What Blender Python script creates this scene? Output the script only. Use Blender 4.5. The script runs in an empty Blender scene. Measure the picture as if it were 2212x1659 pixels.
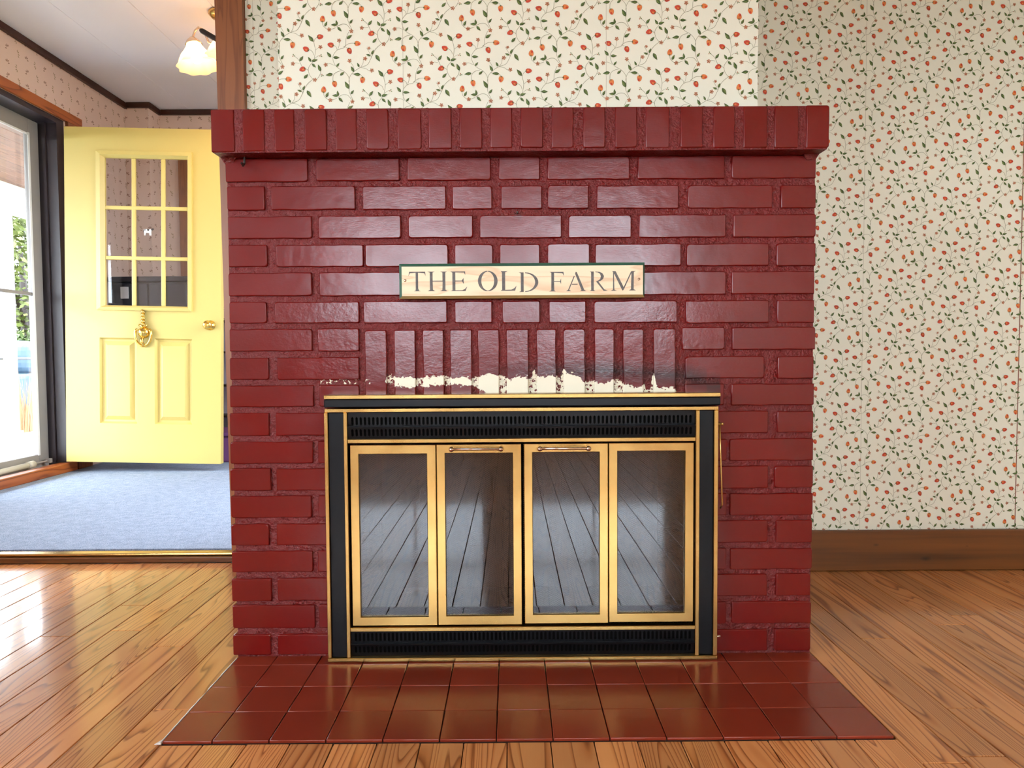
import bpy, bmesh, math, random
from mathutils import Vector, Matrix, noise

random.seed(7)
scene = bpy.context.scene
COL = scene.collection

# ---------------------------------------------------------------- camera
CAM_H, PITCH, YAW, ROLL = 0.7318, 0.0413, 0.0017, -0.0066
cam_data = bpy.data.cameras.new('camera')
cam = bpy.data.objects.new('camera', cam_data)
COL.objects.link(cam)
_r = Vector((math.cos(YAW), -math.sin(YAW), 0))
_f0 = Vector((math.sin(YAW), math.cos(YAW), 0))
_f = _f0 * math.cos(PITCH) + Vector((0, 0, -math.sin(PITCH)))
_u = _f0 * math.sin(PITCH) + Vector((0, 0, math.cos(PITCH)))
_cx = _r * math.cos(ROLL) + _u * math.sin(ROLL)
_cy = _u * math.cos(ROLL) - _r * math.sin(ROLL)
cam.matrix_world = Matrix(((_cx.x, _cy.x, -_f.x, 0), (_cx.y, _cy.y, -_f.y, 0),
                           (_cx.z, _cy.z, -_f.z, CAM_H), (0, 0, 0, 1)))
cam_data.sensor_width = 36.0
cam_data.lens = 36.0 * 1501.28 / 2212.0
cam_data.clip_start = 0.02
scene.camera = cam

# ---------------------------------------------------------------- light: daylight sky, exposure
world = bpy.data.worlds.new('sky')
scene.world = world
world.use_nodes = True
wn = world.node_tree.nodes
wn['Background'].inputs['Color'].default_value = (0.87, 0.935, 1.0, 1)
wn['Background'].inputs['Strength'].default_value = SKY_STRENGTH = 26.0
scene.view_settings.view_transform = 'Standard'
scene.view_settings.look = 'None'
scene.view_settings.exposure = -0.10
scene.view_settings.gamma = 1.0
scene.view_settings.use_curve_mapping = False
scene.cycles.use_denoising = True
scene.cycles.use_adaptive_sampling = True
scene.cycles.adaptive_threshold = 0.07
scene.cycles.adaptive_min_samples = 16
scene.cycles.use_light_tree = False
scene.cycles.max_bounces = 7
scene.cycles.diffuse_bounces = 4
scene.cycles.glossy_bounces = 4
scene.cycles.transparent_max_bounces = 8
scene.cycles.caustics_reflective = False
scene.cycles.caustics_refractive = False
scene.cycles.sample_clamp_indirect = 6.0


def portal(name, loc, rot, sx, sy):
    """window-sized portal: only guides the sampling of the sky through an opening"""
    l = bpy.data.lights.new(name, 'AREA')
    l.shape = 'RECTANGLE'
    l.size, l.size_y = sx, sy
    l.cycles.is_portal = True
    o = bpy.data.objects.new(name, l)
    o.location = loc
    o.rotation_euler = rot
    COL.objects.link(o)
    return o

# ---------------------------------------------------------------- measured tables
# bricks: x0, x1, z0, z1 in millimetres on the face of the fireplace
BRICKS = [(-669, -475, 1144, 1198), (-456, -259, 1145, 1198), (-241, -44, 1145, 1199), (-25, 72, 1145, 1199), (90, 284, 1145, 1199), (303, 508, 1145, 1199), (525, 724, 1145, 1199),
    (-667, -578, 1078, 1134), (-563, -364, 1078, 1134), (-347, -150, 1077, 1133), (-135, -41, 1077, 1132), (-20, 77, 1077, 1132), (90, 187, 1077, 1132), (206, 400, 1076, 1131),
    (421, 622, 1076, 1130), (641, 724, 1075, 1129), (-667, -468, 1011, 1064), (-452, -257, 1010, 1064), (-240, -87, 1010, 1063), (-71, 123, 1009, 1063), (139, 288, 1008, 1062),
    (306, 512, 1008, 1062), (529, 725, 1007, 1061), (-667, -575, 945, 997), (-554, -347, 944, 996), (-343, -146, 943, 996), (-131, -40, 943, 995), (-24, 71, 942, 995), (89, 189,
    942, 995), (202, 406, 941, 994), (419, 614, 940, 993), (632, 725, 939, 993), (-668, -470, 876, 931), (-452, -257, 875, 931), (-242, -44, 875, 930), (-27, 71, 874, 929), (88,
    283, 874, 929), (301, 513, 873, 928), (526, 723, 873, 927), (-668, -579, 812, 863), (-560, -359, 811, 862), (-349, -150, 810, 862), (-132, -43, 809, 861), (-19, 71, 808, 861),
    (92, 180, 808, 860), (199, 397, 807, 860), (417, 615, 805, 859), (635, 724, 804, 859), (-669, -472, 745, 798), (-459, -360, 744, 798), (409, 510, 742, 796), (528, 726, 741,
    795), (-670, -577, 677, 730), (-557, -361, 676, 730), (417, 606, 673, 726), (637, 723, 672, 725), (-671, -471, 612, 664), (-458, -362, 612, 664), (416, 509, 609, 661), (527,
    725, 608, 660), (-673, -579, 543, 598), (-563, -419, 543, 598), (477, 616, 542, 595), (637, 724, 542, 594), (-674, -475, 476, 529), (-463, -421, 476, 529), (478, 518, 475,
    528), (524, 725, 475, 528), (-674, -577, 411, 465), (-564, -422, 411, 464), (478, 617, 409, 463), (632, 725, 409, 462), (-675, -481, 345, 398), (-465, -423, 345, 398), (478,
    518, 343, 397), (525, 725, 343, 396), (-676, -584, 278, 330), (-567, -424, 278, 330), (479, 617, 277, 331), (637, 724, 276, 331), (-676, -480, 212, 264), (-469, -425, 212,
    264), (479, 518, 211, 263), (527, 725, 211, 262), (-677, -581, 142, 197), (-567, -426, 142, 198), (480, 617, 146, 200), (638, 721, 146, 200), (-677, -477, 75, 132), (-468,
    -427, 75, 132), (480, 518, 78, 132), (531, 724, 78, 132), (-678, -586, 9, 60), (-569, -429, 10, 60), (480, 618, 11, 64), (635, 723, 11, 65)]
SOLDIERS = [(-347, -295, 593, 794), (-277, -226, 593, 794), (-209, -159, 592, 794), (-144, -92, 592, 794), (-78, -27, 591, 794), (-10, 43, 591, 794), (62, 109, 590, 794), (126,
    178, 590, 794), (200, 247, 589, 794), (268, 317, 589, 793), (340, 393, 588, 793)]
MANTEL = [(-680, -627, 1200, 1295), (-608, -558, 1201, 1295), (-536, -490, 1201, 1295), (-467, -416, 1202, 1295), (-396, -347, 1202, 1295), (-326, -275, 1203, 1295), (-254, -200,
    1203, 1295), (-184, -131, 1204, 1295), (-113, -62, 1204, 1295), (-43, 7, 1205, 1296), (26, 77, 1205, 1296), (97, 147, 1204, 1296), (169, 219, 1204, 1296), (242, 292, 1204,
    1296), (312, 366, 1203, 1296), (391, 442, 1203, 1296), (466, 515, 1202, 1296), (535, 590, 1202, 1296), (606, 660, 1201, 1296), (678, 731, 1201, 1297)]
# outline of the flaked paint and of the soot above the insert
PEEL_TOP = [(0.0294, 0.08), (0.0681, 0.115), (0.0713, 0.419), (0.0782, 0.539), (0.1234, 0.509), (0.1368, 0.545), (0.1698, 0.461), (0.1792, 0.506), (0.2431, 0.531), (0.2763, 0.474),
    (0.2963, 0.529), (0.3255, 0.472), (0.3389, 0.527), (0.4027, 0.551), (0.4226, 0.495), (0.4332, 0.449), (0.4559, 0.521), (0.4891, 0.465), (0.4958, 0.52), (0.5013, 0.749),
    (0.5078, 0.501), (0.5357, 0.508), (0.5637, 0.507), (0.5783, 0.46), (0.585, 0.681), (0.593, 0.579), (0.6156, 0.551), (0.6355, 0.458), (0.6475, 0.393), (0.6954, 0.381), (0.7327,
    0.435), (0.7487, 0.397), (0.7753, 0.313), (0.8019, 0.266), (0.8179, 0.357), (0.8246, 0.2), (0.8379, 0.227), (0.8431, 0.632), (0.8512, 0.337), (0.8619, 0.245), (0.9085, 0.261),
    (0.9139, 0.104), (0.962, 0.037)]
PEEL_BOT = [(0.0302, 0.467), (0.0687, 0.447), (0.0779, 0.382), (0.1363, 0.315), (0.2428, 0.347), (0.2761, 0.364), (0.3027, 0.344), (0.3359, 0.306), (0.3558, 0.222), (0.3755,
    -0.01), (0.962, -0.037)]
SOOT = [(0.2964, 0.593), (0.5624, 0.608), (0.6954, 0.621), (0.8285, 0.559), (0.935, 0.499), (1, 0.386), (1, 0.282)]

# ---------------------------------------------------------------- materials
def lin(r, g, b):
    f = lambda c: (c / 12.92) if c <= 0.04045 else ((c + 0.055) / 1.055) ** 2.4
    return (f(r / 255), f(g / 255), f(b / 255), 1)


class NT:
    def __init__(self, name):
        self.m = bpy.data.materials.new(name)
        self.m.use_nodes = True
        self.t = self.m.node_tree
        self.b = self.t.nodes['Principled BSDF']
        self.out = self.t.nodes['Material Output']

    def n(self, kind, **kw):
        nd = self.t.nodes.new('ShaderNode' + kind)
        for k, v in kw.items():
            if k.startswith('i_'):
                key = k[2:]
                key = int(key) if key.isdigit() else key.replace('_', ' ')
                self.set(nd.inputs[key], v)
            else:
                setattr(nd, k, v)
        return nd

    def set(self, sock, v):
        if hasattr(v, 'links') or hasattr(v, 'is_output'):
            self.t.links.new(v, sock)
        elif hasattr(v, 'outputs'):
            self.t.links.new(v.outputs[0], sock)
        else:
            sock.default_value = v

    def math(self, op, a, b=0.0, clamp=False):
        nd = self.n('Math', operation=op, use_clamp=clamp)
        self.set(nd.inputs[0], a)
        self.set(nd.inputs[1], b)
        return nd.outputs[0]

    def mix(self, fac, a, b):
        nd = self.n('Mix', data_type='RGBA')
        self.set(nd.inputs[0], fac)
        self.set(nd.inputs[6], a)
        self.set(nd.inputs[7], b)
        return nd.outputs[2]

    def ramp(self, fac, stops):
        nd = self.n('ValToRGB')
        cr = nd.color_ramp
        while len(cr.elements) < len(stops):
            cr.elements.new(0.5)
        for e, (p, c) in zip(cr.elements, stops):
            e.position = p
            e.color = c
        self.set(nd.inputs[0], fac)
        return nd.outputs[0]

    def noise(self, vec, scale, detail=2.0, rough=0.5, dist=0.0):
        nd = self.n('TexNoise')
        self.set(nd.inputs['Vector'], vec)
        nd.inputs['Scale'].default_value = scale
        nd.inputs['Detail'].default_value = detail
        nd.inputs['Roughness'].default_value = rough
        nd.inputs['Distortion'].default_value = dist
        return nd.outputs['Fac']

    def scaled(self, vec, s, off=None):
        nd = self.n('VectorMath', operation='MULTIPLY')
        self.set(nd.inputs[0], vec)
        self.set(nd.inputs[1], s)
        if off is None:
            return nd.outputs[0]
        ad = self.n('VectorMath', operation='ADD')
        self.set(ad.inputs[0], nd.outputs[0])
        self.set(ad.inputs[1], off)
        return ad.outputs[0]

    def pos(self):
        return self.n('NewGeometry').outputs['Position']

    def obj(self):
        return self.n('TexCoord').outputs['Object']

    def rnd(self):
        return self.n('ObjectInfo').outputs['Random']

    def bump(self, height, strength, dist):
        nd = self.n('Bump')
        nd.inputs['Strength'].default_value = strength
        nd.inputs['Distance'].default_value = dist
        self.set(nd.inputs['Height'], height)
        self.t.links.new(nd.outputs[0], self.b.inputs['Normal'])

    def base(self, col, rough=0.5, metal=0.0, spec=0.5):
        self.set(self.b.inputs['Base Color'], col)
        self.set(self.b.inputs['Roughness'], rough)
        self.b.inputs['Metallic'].default_value = metal
        self.b.inputs['Specular IOR Level'].default_value = spec
        return self


def plain(name, col, rough=0.5, metal=0.0, spec=0.5, var=0.06, scale=9.0):
    """plain surface with a faint procedural unevenness of colour"""
    t = NT(name)
    f = t.noise(t.pos(), scale, 3)
    dark = tuple(c * (1 - 2 * var) for c in col[:3]) + (1,)
    t.base(t.mix(f, dark, tuple(min(1, c * (1 + var)) for c in col[:3]) + (1,)), rough, metal, spec)
    return t.m


def wood(name, light, mid, dark, axis='Y', across=11.0, along=1.1, lines=9.0, rough=0.3, per_object=True, coat=0.0):
    """flat-sawn grain: contour lines of a noise field stretched along the board"""
    t = NT(name)
    p = t.pos()
    s = {'X': (along, across, across), 'Y': (across, along, across), 'Z': (across, across, along)}[axis]
    if per_object:
        r = t.rnd()
        off = t.n('CombineXYZ')
        t.set(off.inputs[0], t.math('MULTIPLY', r, 37.0))
        t.set(off.inputs[1], t.math('MULTIPLY', r, 91.0))
        t.set(off.inputs[2], t.math('MULTIPLY', r, 53.0))
        v = t.scaled(p, s, off.outputs[0])
    else:
        v = t.scaled(p, s)
    field = t.noise(v, 1.0, 1.6, 0.42, 0.35)
    nl = t.math('MULTIPLY', t.math('ADD', 0.55, t.math('FRACT', t.math('MULTIPLY', t.rnd(), 17.0))), lines) if per_object else lines
    ring = t.math('FRACT', t.math('MULTIPLY', field, nl))
    fine = t.noise(t.scaled(v, (6, 6, 6)), 3.0, 3, 0.6)
    tone = t.ramp(ring, [(0.0, light), (0.45, light), (0.72, mid), (0.9, dark), (1.0, light)])
    col = t.mix(t.math('MULTIPLY', fine, 0.35), tone, mid)
    if per_object:
        hsv = t.n('HueSaturation')
        t.set(hsv.inputs['Color'], col)
        t.set(hsv.inputs['Value'], t.math('ADD', t.math('MULTIPLY', t.rnd(), 0.34), 0.80))
        col = hsv.outputs[0]
    t.base(col, rough, 0.0, 0.2 if coat else 0.5)
    t.b.inputs['Coat Weight'].default_value = coat
    t.b.inputs['Coat Roughness'].default_value = 0.085
    t.bump(t.math('ADD', ring, t.math('MULTIPLY', t.noise(t.scaled(p, (1, 3, 1)), 9.0, 2), 1.5)), 0.03, 0.0012)
    return t.m


def red_paint(name, coarse):
    t = NT(name)
    p = t.pos()
    sx = t.n('SeparateXYZ')
    t.set(sx.inputs[0], p)
    X, Z = sx.outputs[0], sx.outputs[2]
    n1 = t.noise(p, 7.0, 3)
    red = t.mix(n1, lin(90, 11, 9), lin(112, 16, 13))
    # --- paint flaked off the lintel above the insert: cream undercoat showing
    xs = t.math('MULTIPLY', t.math('ADD', X, 0.36), 1.0 / 0.83, True)

    def curve(pts):
        fc = t.n('FloatCurve')
        c = fc.mapping.curves[0]
        while len(c.points) < len(pts):
            c.points.new(0.5, 0.5)
        for q, (a, b) in zip(c.points, pts):
            q.location = (a, b)
            q.handle_type = 'VECTOR'
        fc.mapping.update()
        fc.inputs['Factor'].default_value = 1.0
        t.set(fc.inputs['Value'], xs)
        return fc.outputs[0]
    # heights are given as (z - 0.62) / 0.12
    top = curve(PEEL_TOP)
    bot = curve(PEEL_BOT)
    zz = t.math('MULTIPLY', t.math('SUBTRACT', Z, 0.62), 1.0 / 0.12)
    wob = t.math('MULTIPLY', t.math('SUBTRACT', t.noise(p, 95.0, 5, 0.65), 0.5), 0.32)
    zw = t.math('ADD', zz, wob)
    m = t.math('MULTIPLY', t.math('GREATER_THAN', top, zw), t.math('GREATER_THAN', zw, bot))
    m = t.math('MULTIPLY', m, t.math('MULTIPLY', t.math('GREATER_THAN', X, -0.31), t.math('LESS_THAN', X, 0.42)))
    if coarse:
        m = t.math('MULTIPLY', m, t.math('GREATER_THAN', t.noise(p, 130.0, 3, 0.6), 0.44))
    # --- soot and a dark burnt band over the right half of the flaked patch
    soot_c = curve(SOOT)
    d = t.math('ABSOLUTE', t.math('SUBTRACT', zz, soot_c))
    soot = t.math('SUBTRACT', 1.0, t.math('MULTIPLY', d, 3.4), True)
    inx = t.math('MULTIPLY', t.math('GREATER_THAN', X, -0.09), t.math('LESS_THAN', X, 0.5))
    ramp_in = t.math('MULTIPLY', t.math('SUBTRACT', X, -0.09), 4.5, True)
    soot = t.math('MULTIPLY', t.math('MULTIPLY', soot, inx), ramp_in)
    soot = t.math('MULTIPLY', soot, t.math('ADD', 0.45, t.math('MULTIPLY', t.noise(p, 12.0, 3), 0.7)), True)
    col = t.mix(soot, red, lin(38, 26, 28))
    # --- soot stain around a nail above the sign
    dv = t.n('VectorMath', operation='DISTANCE')
    t.set(dv.inputs[0], p)
    dv.inputs[1].default_value = (0.018, 1.657, 1.066)
    st = t.math('SUBTRACT', 1.0, t.math('MULTIPLY', t.math('ADD', dv.outputs['Value'], t.math('MULTIPLY', t.noise(p, 60.0, 3), 0.03)), 32.0), True)
    col = t.mix(st, col, lin(52, 8, 8))
    # --- a few chips of missing paint along the foot
    chips = t.math('GREATER_THAN', t.noise(t.scaled(p, (1, 1, 1.6)), 120.0, 3, 0.6), 0.755)
    foot = t.math('LESS_THAN', Z, 0.022)
    m = t.math('MAXIMUM', m, t.math('MULTIPLY', chips, foot))
    crumb = t.math('MULTIPLY', t.math('GREATER_THAN', t.noise(p, 150.0, 3, 0.6), 0.60), t.math('LESS_THAN', t.math('ABSOLUTE', t.math('SUBTRACT', Z, 0.6715)), 0.006))
    crumb = t.math('MULTIPLY', crumb, t.math('LESS_THAN', t.math('ABSOLUTE', t.math('ADD', X, 0.395)), 0.06))
    m = t.math('MAXIMUM', m, crumb)
    col = t.mix(m, col, lin(232, 222, 196))
    rough = t.math('ADD', t.math('ADD', 0.24 if coarse else 0.14, t.math('MULTIPLY', t.noise(p, 11.0, 3), 0.13)), t.math('MULTIPLY', m, 0.4))
    t.base(col, rough, 0.0, 0.42)
    strokes = t.noise(t.scaled(p, (1, 1, 3.5)), 110.0, 3, 0.6)
    blobs = t.noise(p, 22.0, 2)
    if coarse:
        hh = t.math('ADD', t.noise(p, 190.0, 3, 0.6), t.math('MULTIPLY', t.noise(p, 70.0, 2), 1.2))
        t.bump(hh, 1.0, 0.0048)
    else:
        pit = t.math('MULTIPLY', t.math('GREATER_THAN', t.noise(p, 150.0, 1), 0.76), -0.8)
        wrinkle = t.math('MULTIPLY', t.noise(p, 130.0, 3, 0.6), t.math('LESS_THAN', t.math('ABSOLUTE', t.math('SUBTRACT', Z, 0.78)), 0.1))
        hh = t.math('ADD', t.math('ADD', t.math('MULTIPLY', strokes, 0.30), t.math('MULTIPLY', blobs, 1.6)), t.math('ADD', pit, t.math('MULTIPLY', wrinkle, 0.6)))
        t.bump(hh, 0.32, 0.0014)
    return t.m


def brass(name, col, rough=0.24, stain=0.35):
    t = NT(name)
    p = t.pos()
    f = t.ramp(t.noise(p, 13.0, 3, 0.55), [(0.36, (0, 0, 0, 1)), (0.8, (1, 1, 1, 1))])
    tarnish = (col[0] * 0.68, col[1] * 0.55, col[2] * 0.42, 1)
    c = t.mix(t.math('MULTIPLY', f, stain), col, tarnish)
    spots = t.math('GREATER_THAN', t.noise(p, 190.0, 1, 0.5), 0.80)
    c = t.mix(t.math('MULTIPLY', spots, 0.8), c, lin(96, 58, 24))
    t.base(c, t.math('ADD', rough, t.math('MULTIPLY', t.noise(p, 10.0, 2), 0.12)), 1.0)
    return t.m


def glass(name, tint, refl, rough=0.02, tone=(1, 1, 1, 1)):
    t = NT(name)
    tr = t.n('BsdfTransparent', i_Color=tint)
    gl = t.n('BsdfGlossy', i_Color=tone, i_Roughness=rough)
    lw = t.n('LayerWeight', i_Blend=0.12)
    fac = t.math('ADD', refl, t.math('MULTIPLY', lw.outputs['Fresnel'], 0.5), True)
    mx = t.n('MixShader')
    t.set(mx.inputs[0], fac)
    t.t.links.new(tr.outputs[0], mx.inputs[1])
    t.t.links.new(gl.outputs[0], mx.inputs[2])
    t.t.links.new(mx.outputs[0], t.out.inputs['Surface'])
    return t.m


def emission(name, col, strength):
    t = NT(name)
    e = t.n('Emission', i_Color=col, i_Strength=strength)
    t.t.links.new(e.outputs[0], t.out.inputs['Surface'])
    return t.m

# ---------------------------------------------------------------- geometry helpers
class MB:
    """collects convex pieces into one mesh"""
    def __init__(self):
        self.v, self.f, self.m = [], [], []

    def add(self, verts, faces, mi=0):
        o = len(self.v)
        self.v += [tuple(p) for p in verts]
        self.f += [tuple(i + o for i in fc) for fc in faces]
        self.m += [mi] * len(faces)
        return self

    def box(self, x0, x1, y0, y1, z0, z1, mi=0):
        v = [(x0, y0, z0), (x1, y0, z0), (x1, y1, z0), (x0, y1, z0), (x0, y0, z1), (x1, y0, z1), (x1, y1, z1), (x0, y1, z1)]
        return self.add(v, [(0, 3, 2, 1), (4, 5, 6, 7), (0, 1, 5, 4), (1, 2, 6, 5), (2, 3, 7, 6), (3, 0, 4, 7)], mi)

    def hexa(self, lo, hi, mi=0):
        """lo, hi: four corners each, counter-clockwise seen from the hi side"""
        return self.add(list(lo) + list(hi), [(3, 2, 1, 0), (4, 5, 6, 7), (0, 1, 5, 4), (1, 2, 6, 5), (2, 3, 7, 6), (3, 0, 4, 7)], mi)

    def tube(self, pts, r, n=8, mi=0, cap=True):
        pts = [Vector(p) for p in pts]
        rs = r if isinstance(r, (list, tuple)) else [r] * len(pts)
        up = None
        rings = []
        for i, p in enumerate(pts):
            d = (pts[min(i + 1, len(pts) - 1)] - pts[max(i - 1, 0)]).normalized()
            if up is None:
                up = Vector((0, 0, 1)) if abs(d.z) < 0.9 else Vector((1, 0, 0))
            a = d.cross(up).normalized()
            up = a.cross(d).normalized()
            rings.append([p + (a * math.cos(2 * math.pi * k / n) + up * math.sin(2 * math.pi * k / n)) * rs[i] for k in range(n)])
        v = [q for ring in rings for q in ring]
        f = []
        for i in range(len(rings) - 1):
            for k in range(n):
                f.append((i * n + k, i * n + (k + 1) % n, (i + 1) * n + (k + 1) % n, (i + 1) * n + k))
        if cap:
            f.append(tuple(range(n - 1, -1, -1)))
            f.append(tuple((len(rings) - 1) * n + k for k in range(n)))
        return self.add(v, f, mi)

    def lathe(self, prof, n=16, mat=None, mi=0, wave=None):
        """profile of (radius, height) turned around z, then placed by mat"""
        mat = mat or Matrix()
        v, f = [], []
        for i, (r, h) in enumerate(prof):
            for k in range(n):
                a = 2 * math.pi * k / n
                rr = r * (1 + (wave(i, a) if wave else 0))
                v.append(tuple(mat @ Vector((rr * math.cos(a), rr * math.sin(a), h))))
        for i in range(len(prof) - 1):
            for k in range(n):
                f.append((i * n + k, i * n + (k + 1) % n, (i + 1) * n + (k + 1) % n, (i + 1) * n + k))
        return self.add(v, f, mi)

    def build(self, name, mats, parent=None, smooth=False, fix=True):
        me = bpy.data.meshes.new(name)
        me.from_pydata(self.v, [], self.f)
        for m in (mats if isinstance(mats, (list, tuple)) else [mats]):
            me.materials.append(m)
        me.polygons.foreach_set('material_index', self.m)
        if fix:
            bm = bmesh.new()
            bm.from_mesh(me)
            bmesh.ops.recalc_face_normals(bm, faces=bm.faces)
            bm.to_mesh(me)
            bm.free()
        if smooth:
            me.polygons.foreach_set('use_smooth', [True] * len(me.polygons))
        me.update()
        o = bpy.data.objects.new(name, me)
        COL.objects.link(o)
        if parent:
            o.parent = parent
        return o


def link_mesh(name, me, mat, parent=None):
    if mat:
        me.materials.append(mat)
    o = bpy.data.objects.new(name, me)
    COL.objects.link(o)
    if parent:
        o.parent = parent
    return o


def empty(name, loc=(0, 0, 0)):
    o = bpy.data.objects.new(name, None)
    o.empty_display_size = 0.05
    o.location = loc
    COL.objects.link(o)
    return o


def tag(o, label, cat, group=None, kind=None):
    o['label'] = label
    o['category'] = cat
    if group:
        o['group'] = group
    if kind:
        o['kind'] = kind
    return o


def struct(o, label, cat):
    return tag(o, label, cat, kind='structure')


def block(x0, x1, y0, y1, z0, z1, bev=0.003, seg=2, jit=0.0, rot=0.0):
    """a softly worn block as a mesh"""
    bm = bmesh.new()
    bmesh.ops.create_cube(bm, size=1)
    for v in bm.verts:
        v.co.x = (x0 if v.co.x < 0 else x1) + random.uniform(-jit, jit)
        v.co.y = (y0 if v.co.y < 0 else y1) + random.uniform(-jit, jit) * 0.5
        v.co.z = (z0 if v.co.z < 0 else z1) + random.uniform(-jit, jit)
    if bev > 0:
        bmesh.ops.bevel(bm, geom=bm.edges[:], offset=bev, segments=seg, profile=0.5, affect='EDGES')
    me = bpy.data.meshes.new('block')
    bm.to_mesh(me)
    bm.free()
    if bev > 0 and seg > 1:                      # round edges, flat faces
        big = max(p.area for p in me.polygons) * 0.02
        me.polygons.foreach_set('use_smooth', [p.area < big for p in me.polygons])
    return me


def piece(name, parent, mat, *dims, **kw):
    return link_mesh(name, block(*dims, **kw), mat, parent)

# ---------------------------------------------------------------- the materials of the place
M = {}
M['brick'] = red_paint('red_painted_brick', False)
M['mortar'] = red_paint('red_painted_mortar', True)
M['brass'] = brass('aged_brass', lin(206, 170, 104), 0.18, 0.6)
M['brass_bright'] = brass('bright_brass', lin(236, 196, 104), 0.14, 0.12)
M['brass_rose'] = brass('rosy_nickel', lin(232, 210, 192), 0.16, 0.1)
M['black'] = plain('black_enamel', lin(14, 15, 18), 0.3, 0, 0.22, 0.15, 30)
M['firebox'] = plain('sooty_firebox', lin(12, 11, 10), 0.9, 0, 0.05, 0.2, 14)
M['caulk'] = plain('white_caulk', lin(214, 208, 202), 0.6)
M['floor'] = wood('pine_floor', lin(214, 148, 92), lin(196, 124, 68), lin(126, 64, 28), 'Y', 12.0, 0.7, 20.0, 0.34, True, 0.8)
M['gap'] = plain('dark_gap', lin(46, 24, 12), 0.9)
M['trim'] = wood('stained_trim', lin(140, 84, 48), lin(128, 75, 42), lin(112, 62, 34), 'Z', 30.0, 1.6, 5.0, 0.35, True)
M['trim_x'] = wood('stained_board', lin(118, 68, 24), lin(104, 58, 19), lin(78, 42, 13), 'X', 30.0, 1.6, 6.0, 0.4, True)
M['trim_y'] = wood('orange_casing', lin(176, 96, 44), lin(156, 80, 34), lin(112, 52, 20), 'Y', 12.0, 1.3, 7.0, 0.35, True)
M['crown'] = plain('dark_crown', lin(58, 30, 22), 0.5, 0, 0.4, 0.15, 20)
M['paper'] = plain('cream_wallpaper', lin(233, 229, 208), 0.62, 0, 0.35, 0.015, 2.0)
M['stem'] = plain('print_stem', lin(146, 142, 108), 0.6)
M['leaf'] = plain('print_leaf', lin(74, 92, 40), 0.6, 0, 0.4, 0.25, 160)
M['leaf2'] = plain('print_leaf_light', lin(112, 128, 62), 0.6, 0, 0.4, 0.2, 160)
M['berry'] = plain('print_berry', lin(196, 66, 38), 0.6, 0, 0.4, 0.2, 130)
M['berry2'] = plain('print_berry_orange', lin(218, 122, 60), 0.6, 0, 0.4, 0.15, 130)
M['flower'] = plain('print_flower', lin(176, 112, 72), 0.6)
M['flower2'] = plain('print_flower_heart', lin(150, 82, 46), 0.6)
M['seam'] = plain('paper_seam', lin(196, 188, 164), 0.6)
M['seam_dark'] = plain('paper_seam_torn', lin(140, 96, 76), 0.7)
M['pink_paper'] = plain('pink_wallpaper', lin(236, 210, 198), 0.65, 0, 0.3, 0.02, 2.0)
M['sprig'] = plain('print_sprig', lin(178, 150, 118), 0.65)
M['sprig2'] = plain('print_sprig_dark', lin(160, 120, 100), 0.65)
M['panelling'] = wood('tan_panelling', lin(176, 140, 104), lin(160, 122, 88), lin(128, 92, 62), 'Z', 10, 1, 6, 0.5, False)
M['plaster'] = plain('white_plaster', lin(236, 230, 220), 0.8, 0, 0.3, 0.02, 3)
M['ceiling'] = plain('ceiling_board', lin(240, 241, 248), 0.55, 0, 0.4, 0.02, 3)
M['yellow'] = plain('yellow_door_paint', lin(216, 194, 114), 0.4, 0, 0.5, 0.02, 3)
M['white_metal'] = plain('white_storm_frame', lin(146, 141, 138), 0.4)
M['closer'] = plain('almond_closer', lin(206, 200, 182), 0.4)
M['jamb'] = plain('dark_bronze_jamb', lin(52, 44, 50), 0.4, 0, 0.5, 0.1)
M['pane'] = glass('clear_pane', (0.97, 0.985, 1, 1), 0.03)
M['door_pane'] = glass('dim_pane', (0.93, 0.94, 0.95, 1), 0.04)
M['fire_glass'] = glass('smoked_fire_glass', (0.70, 0.68, 0.66, 1), 0.10, 0.010, (0.86, 0.93, 1.0, 1))
M['porch_white'] = plain('porch_white', lin(240, 240, 240), 0.6)
M['porch_ceiling'] = wood('porch_boards', lin(112, 78, 60), lin(98, 66, 50), lin(76, 48, 36), 'Y', 12, 1.2, 6, 0.5, True)
M['rail'] = plain('rail_grey', lin(36, 37, 40), 0.5)
M['bush'] = plain('bush_leaf', lin(60, 76, 28), 0.6, 0, 0.4, 0.3, 2)
M['bush2'] = plain('tree_leaf', lin(84, 94, 40), 0.6, 0, 0.4, 0.3, 2)
M['straw'] = plain('dry_grass', lin(150, 118, 86), 0.7, 0, 0.3, 0.2, 30)
M['cover'] = plain('pale_blue_cover', lin(56, 78, 96), 0.6)
M['lawn'] = plain('lawn', lin(52, 62, 28), 0.9, 0, 0.2, 0.2, 1.2)
M['cabinet'] = plain('near_black_cabinet', lin(36, 38, 46), 0.35)
M['card'] = plain('white_card', lin(226, 226, 226), 0.6)
M['purple'] = plain('purple_plastic', lin(126, 74, 132), 0.4)
M['lavender'] = plain('pale_lavender', lin(196, 188, 206), 0.5)
M['iron'] = plain('dark_iron', lin(44, 30, 24), 0.5)
M['letter'] = plain('grey_stencil', lin(104, 100, 98), 0.7, 0, 0.3, 0.3, 120)
M['green'] = plain('dark_green_edge', lin(46, 84, 66), 0.5, 0, 0.4, 0.15, 40)
M['olive'] = plain('bare_wood_edge', lin(150, 122, 74), 0.6, 0, 0.4, 0.2, 30)
M['sign'] = wood('pale_sign_wood', lin(232, 208, 172), lin(226, 198, 162), lin(208, 174, 136), 'X', 30, 4, 4, 0.5, False)


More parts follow.
